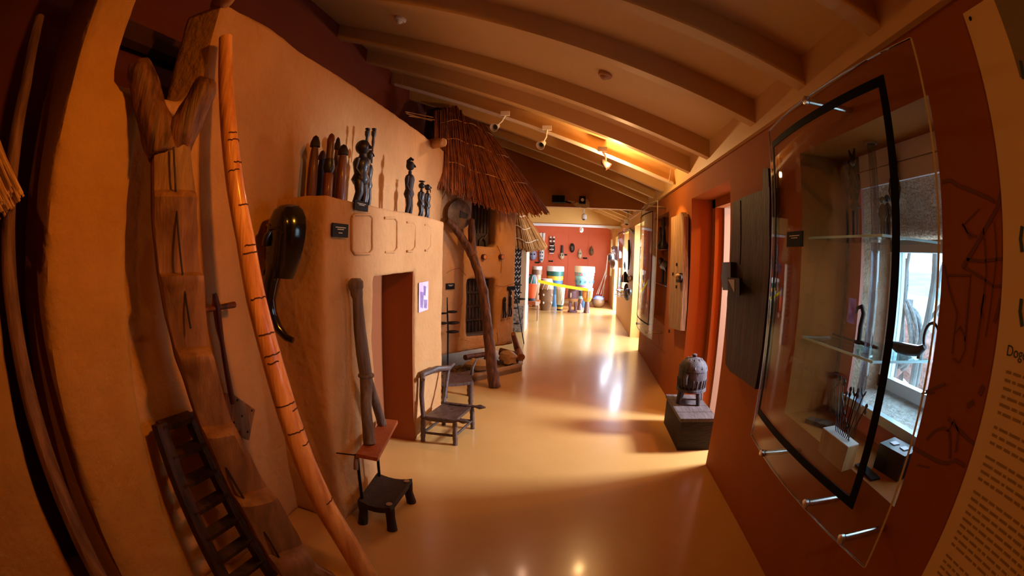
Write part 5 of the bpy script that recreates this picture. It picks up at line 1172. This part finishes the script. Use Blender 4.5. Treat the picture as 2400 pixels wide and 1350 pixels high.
drum(1342, 723, 672, 27, 12.0, 'plum coloured drum standing on carved human legs', [(0, .85, .07, .85, PURP, 'foot'), (.42, .7, .55, 1., TAN, 'bowl'), (.55, 1., .8, 1.0, PURP, 'bowl'), (.8, 1., .95, .85, PURP, 'rim'), (.95, .85, 1., .8, BLK, 'skin')], 0, legs_)
drum(1359, 720, 678, 17, 12.6, 'small dark waisted drum between the legged and orange goblet drums', [(0, .9, .3, .35, PURP, 'foot'), (.3, .35, .55, .8, PURP, 'bowl'), (.55, .8, .68, .9, TURQ, 'band'), (.68, .9, .95, .9, BLK, 'shell'), (.95, .92, 1., .88, SKIN, 'skin')], 0)
drum(1375, 724, 675, 26, 12.0, 'orange goblet drum with woven pattern and plum foot', [(0, .58, .1, .5, PURP, 'foot'), (.1, .5, .45, .36, PURP, 'foot'), (.45, .5, .62, .9, YEL, 'bowl'), (.62, .9, .9, 1., dm('basket', (.75, .34, .10)), 'bowl'), (.9, 1.04, 1., 1., WHT, 'skin')], 0, cords(12, .5, .9, .62, 1.0, TAN))
drum(1367, 716, 624, 47, 13.3, 'very large turquoise and pink patterned drum', [(0, .5, .3, .6, BLUE, 'foot'), (.3, .6, .45, .82, BLUE, 'shell'), (.45, .82, .55, .88, dm('mauve', (.28, .16, .24)), 'band'), (.55, .88, .70, .92, TURQ, 'band'), (.70, .93, .76, .94, dm('sky', (.30, .62, .62)), 'band'), (.76, .94, .87, .98, TURQ, 'band'), (.85, 1.03, 1., 1.0, CRM, 'skin')], 0, tris)
# plinth, pot, poles, tape
struct('trim_4', MB().mm((-1.6, 14.3, 0), (.6, 14.9, .06)), CREAM, smooth=0)
p = PY(1402, 713, 13.4); p.z = 0; t = thing('calabash_pot', 'round brown pot topped with blue cloth in the far corner', 'pot', p); r0 = msize(15, p)
part(t, 'pot', MB().lathe([(r0 * .5, 0), (r0 * .95, r0 * .5), (r0, r0 * .9), (r0 * .85, r0 * 1.3)], p, 20), BRN, 60)
part(t, 'cloth', MB().ball(p + Vector((0, 0, r0 * 1.35)), (r0 * .88, r0 * .88, r0 * .5), 14, 8, None, .3), dm('cloth', (.22, .24, .40)), 60)
for k, (a, b_) in enumerate((((1398, 690), (1418, 640)), ((1402, 690), (1420, 632)), ((1408, 690), (1421, 645)), ((1411, 688), (1424, 600)))):
    A_, B_ = PY(a[0], a[1], 13.6), PY(b_[0], b_[1], 14.6); e = A_ + (A_ - B_) * .15
    one('cane', MB().tube([Vector((A_.x, A_.y, .02)) if k == 3 else A_, B_], .012, 6), mat('pale_cane', (.72, .52, .40), None, rough=.6), ['leftmost pale cane rising from the brown pot', 'second pale cane rising from the brown pot', 'third pale cane rising from the brown pot', 'longest pale cane standing behind the brown pot'][k], 'cane', 'canes in the far corner')
one('orange_staff', MB().tube([PZ(1415, 712, .0), PY(1424, 598, 14.8)], .018, 8), dm('staff', (.62, .25, .08)), 'long orange brown staff leaning in the far corner', 'staff')
A_, B_ = PY(1224, 650, 11.6), PY(1378, 679, 11.8)
tp_pts = [A_.lerp(B_, k / 10) + Vector((0, 0, -.03 * math.sin(math.pi * k / 10))) for k in range(11)]
t = thing('barrier_tape', 'yellow barrier tape strung across the drums', 'tape', tp_pts[0])
part(t, 'tape', MB().ribbon(tp_pts, .075, (0, -1, 0), .003), mat('tape_yellow', (.85, .60, .01), None, rough=.4), 0)
part(t, 'end_post', MB().tube([(B_.x, B_.y + .03, 0), B_ + Vector((0, .03, .05))], .012, 8), STEEL); part(t, 'end_post', MB().tube([(A_.x, A_.y + .03, 0), A_ + Vector((0, .03, .05))], .012, 8), STEEL)
# ---- masks on the end wall
YM = YF - .03
def wmask(px, y0, y1, wpx, label, m, kind):
    tp, bt = PY(px, y0, YM), PY(px, y1, YM); H_ = tp.z - bt.z; W_ = msize(wpx, tp) / 2; c = (tp + bt) / 2
    t = thing('face_mask', label, 'mask', bt, 'masks on the coral end wall'); F = Vector((0, -1, 0))
    fh = {'horned': .55, 'topknot': .48, 'plain': 1., 'pointed': .85, 'ears': .62}[kind]; zc_ = bt.z + fh * H_ / 2
    fc = Vector((c.x, YM, zc_))
    part(t, 'face', MB().ball(fc - Vector((0, .03, 0)), (W_, .10, fh * H_ / 2), 14, 10), m, 60)
    for s in (-1, 1): part(t, 'eye', MB().box(fc + Vector((s * W_ * .4, -.125, .03)), (W_ * .35, .012, fh * H_ * .3 if kind == 'topknot' else .05)), BLK, 0)
    part(t, 'nose', MB().box(fc + Vector((0, -.13, -.02)), (W_ * .18, .02, fh * H_ * .35)), m if m is not BLK else TAN, 0)
    if kind == 'horned':
        for s in (-1, 1):
            for k in range(4): part(t, 'horn_ring', MB().lathe([(W_ * .36, 0), (W_ * .30, H_ * .10)], Vector((c.x + s * W_ * .5, YM - .05, bt.z + H_ * (.54 + .11 * k))), 10), WHT if k % 2 else BLK)
        for k in range(3): part(t, 'stripe', MB().box(fc + Vector((0, -.12, -.15 + .12 * k)), (W_ * 1.3, .02, .03)), WHT, 0)
    if kind == 'topknot': part(t, 'topknot', MB().tube([fc + Vector((0, 0, fh * H_ * .4)), Vector((c.x, YM - .04, tp.z))], [.05, .035], 8), BLK)
    if kind == 'pointed': part(t, 'crest', MB().lathe([(W_ * .8, 0), (.01, H_ * .35)], Vector((c.x, YM - .04, tp.z - H_ * .36)), 10), m, 60)
    if kind == 'ears':
        for s in (-1, 1): part(t, 'ear', MB().tube([fc + Vector((s * W_ * .45, -.02, fh * H_ * .35)), Vector((c.x + s * W_ * .6, YM - .04, tp.z))], [.035, .05], 8), WHT)
        for k in range(4): part(t, 'stripe', MB().box(fc + Vector((0, -.125, -.2 + .12 * k)), (W_ * 1.2, .02, .04)), BLUE, 0)
wmask(1294, 553, 594, 15, 'black and white mask with two banded horns', BLK, 'horned')
wmask(1317, 575, 608, 12, 'pale box shaped mask with tall black topknot', CRM, 'topknot')
wmask(1341, 570, 592, 12, 'dark oval helmet mask', BLK, 'plain')
wmask(1359, 583, 606, 11, 'pale carved mask right of centre', CRM, 'pointed')
wmask(1386, 576, 599, 11, 'dark brown pointed mask furthest right', BRN, 'pointed')
wmask(1250, 586, 610, 17, 'blue and white striped broad mask behind the reed eave', dm('bluewhite', (.35, .38, .55)), 'plain')
wmask(1270, 546, 616, 13, 'white and blue mask with two tall ears', WHT, 'ears')
wmask(1229, 586, 615, 10, 'narrow blue mask at the left end of the coral wall', dm('bluemask', (.25, .28, .48)), 'plain')
def rect_y(x0, y0, x1, y1, Y): a, b = PY(x0, y0, Y), PY(x1, y1, Y); return [Vector((a.x, Y, a.z)), Vector((b.x, Y, a.z)), Vector((b.x, Y, b.z)), Vector((a.x, Y, b.z))]
for x0, y0, x1, y1, lb in ((1286, 610, 1296, 614, 'black caption plate below the banded horn mask'), (1254, 613, 1264, 617, 'black caption plate below the broad striped mask'), (1322, 595, 1329, 599, 'black caption plate right of the topknot mask'), (1366, 603, 1376, 607, 'black caption plate right of the pale carved mask')):
    plate(rect_y(x0, y0, x1, y1, YM), (0, -1, 0), lb, 1)
# ---- right wall of the far room
c = PX(1444, 600, .98); t = thing('crest_mask', 'grey purple crested mask with striped dark face on the far right wall', 'mask', PX(1440, 630, .98))
part(t, 'crest', MB().prism([PX(a, b_, .97) for a, b_ in ((1432, 580), (1438, 576), (1445, 579), (1451, 592), (1451, 604), (1445, 611), (1440, 608), (1438, 592))], (.06, 0, 0)), mat('crest_grey', (.22, .19, .24), None, rough=.5), 0)
part(t, 'face', MB().ball(PX(1433, 605, .96), (.09, .22, .17), 12, 9), BLK, 60); part(t, 'muzzle', MB().ball(PX(1437, 618, .95), (.09, .16, .14), 12, 9), BRN, 60); part(t, 'stripe', MB().tube([PX(1425, 597, .9), PX(1433, 593, .87), PX(1441, 594, .9)], .012, 6), TAN)
def wthing(name, pts, r, m, label, cat, group=None):
    q = [PX(a, b_, 1.04) for a, b_ in pts]; return one(name, MB().tube(q, r, 8), m, label, cat, group)
wthing('long_staff', ((1474, 563), (1475, 590), (1474, 615), (1473, 632)), [.02, .03, .022, .012], EBONY, 'long dark staff hung beside the bright far window', 'staff')
wthing('bent_bow', ((1470, 540), (1476, 535), (1483, 541), (1485, 546)), [.012, .015, .02, .025], EBONY, 'small curved dark bow near the far window top', 'bow')
p = [PX(1465, 612 + 8 * k, 1.04) for k in range(4)]; one('iron_arrow', MB().tube(p, [.006, .04, .02, .004], 8), IRON, 'dark spindle shaped iron piece hung on the far wall', 'ornament')
one('bell', MB().lathe([(.10, -.1), (.08, .0), (.02, .12)], PX(1465, 650, 1.0), 12), IRON, 'dark cone shaped bell hung on the far wall', 'bell')
one('hanging_carving', remesh(MB().ball(PX(1470, 690, .97), (.06, .16, .12)).ball(PX(1467, 682, .97), (.05, .08, .16)).ball(PX(1475, 684, .97), (.05, .1, .07)), .02, 1), EBONY, 'dark knotty carving below the bell on the far wall', 'carving')
one('small_knob', MB().ball(PX(1476, 652, 1.02), (.05, .09, .06), 10, 8), BRN, 'brown knob hung beside the bell on the far wall', 'knob')
t = thing('rail_shelf', 'narrow clear shelf with steel rails on the far wall', 'shelf', PX(1452, 692, .92))
for a, b_ in ((690, 0), (695, 1)): part(t, 'rail', MB().tube([PX(1441 + 3 * b_, a, .85), PX(1464, a, .95)], .012, 8), STEEL)
part(t, 'bracket', MB().tube([PX(1464, 692, .95), Vector((WR, PX(1464, 692, .95).y, PX(1464, 692, .95).z))], .012, 8), STEEL)
# second recess contents
zs = [PX(1540, 586, 1.12).z, PX(1545, 663, 1.12).z]
for k, z in enumerate(zs):
    t = thing('recess_shelf', ['upper glass shelf in the second recess', 'lower glass shelf in the second recess'][k], 'shelf', (1.2, 5.8, z)); part(t, 'plate', MB().mm((1.09, 5.32, z - .01), (1.34, 6.33, z)), GLASSB, 0)
def rfig(px, z, kind, label):
    b = PZ(px, 586, z); y = PX(px, 600, 1.15).y; y = min(max(y, 5.75), 5.85) if kind == 'beast' else min(max(y, 5.45), 6.2); b = Vector((1.15, y, z + .001)); t = thing('recess_figure', label, 'figure', b, 'dark carvings in the second recess')
    if kind == 'tall':
        part(t, 'body', MB().lathe([(.07, 0), (.08, .06), (.04, .12), (.035, .24), (.02, .3), (.03, .34), (.004, .46)], b, 10), EBONY, 60); part(t, 'horn', MB().tube([b + Vector((0, .02, .36)), b + Vector((0, -.05, .5)), b + Vector((0, -.1, .6))], [.02, .015, .004], 8), EBONY, 60)
    elif kind == 'bird':
        part(t, 'body', MB().ball(b + Vector((0, 0, .07)), (.05, .08, .07), 10, 8), EBONY, 60); part(t, 'neck', MB().tube([b + Vector((0, .02, .1)), b + Vector((0, .05, .25)), b + Vector((0, .08, .3)), b + Vector((0, .12, .26))], [.025, .018, .02, .008], 8), EBONY, 60)
    else:
        part(t, 'body', MB().tube([b + Vector((0, -.2, .2)), b + Vector((0, 0, .24)), b + Vector((0, .2, .22))], [.04, .06, .04], 10), EBONY, 60)
        for s in (-.15, .15): part(t, 'leg', MB().tube([b + Vector((0, s, .22)), b + Vector((0, s, 0))], .022, 8), EBONY)
        part(t, 'head', MB().tube([b + Vector((0, .2, .24)), b + Vector((0, .32, .3)), b + Vector((0, .42, .24))], [.04, .04, .015], 8), EBONY, 60)
rfig(1553, zs[0], 'tall', 'tall dark horned carving on the upper shelf of the second recess')
rfig(1543, zs[0], 'bird', 'dark long necked bird carving on the upper shelf of the second recess')
rfig(1549, zs[1], 'beast', 'dark four legged beast on the lower shelf of the second recess')
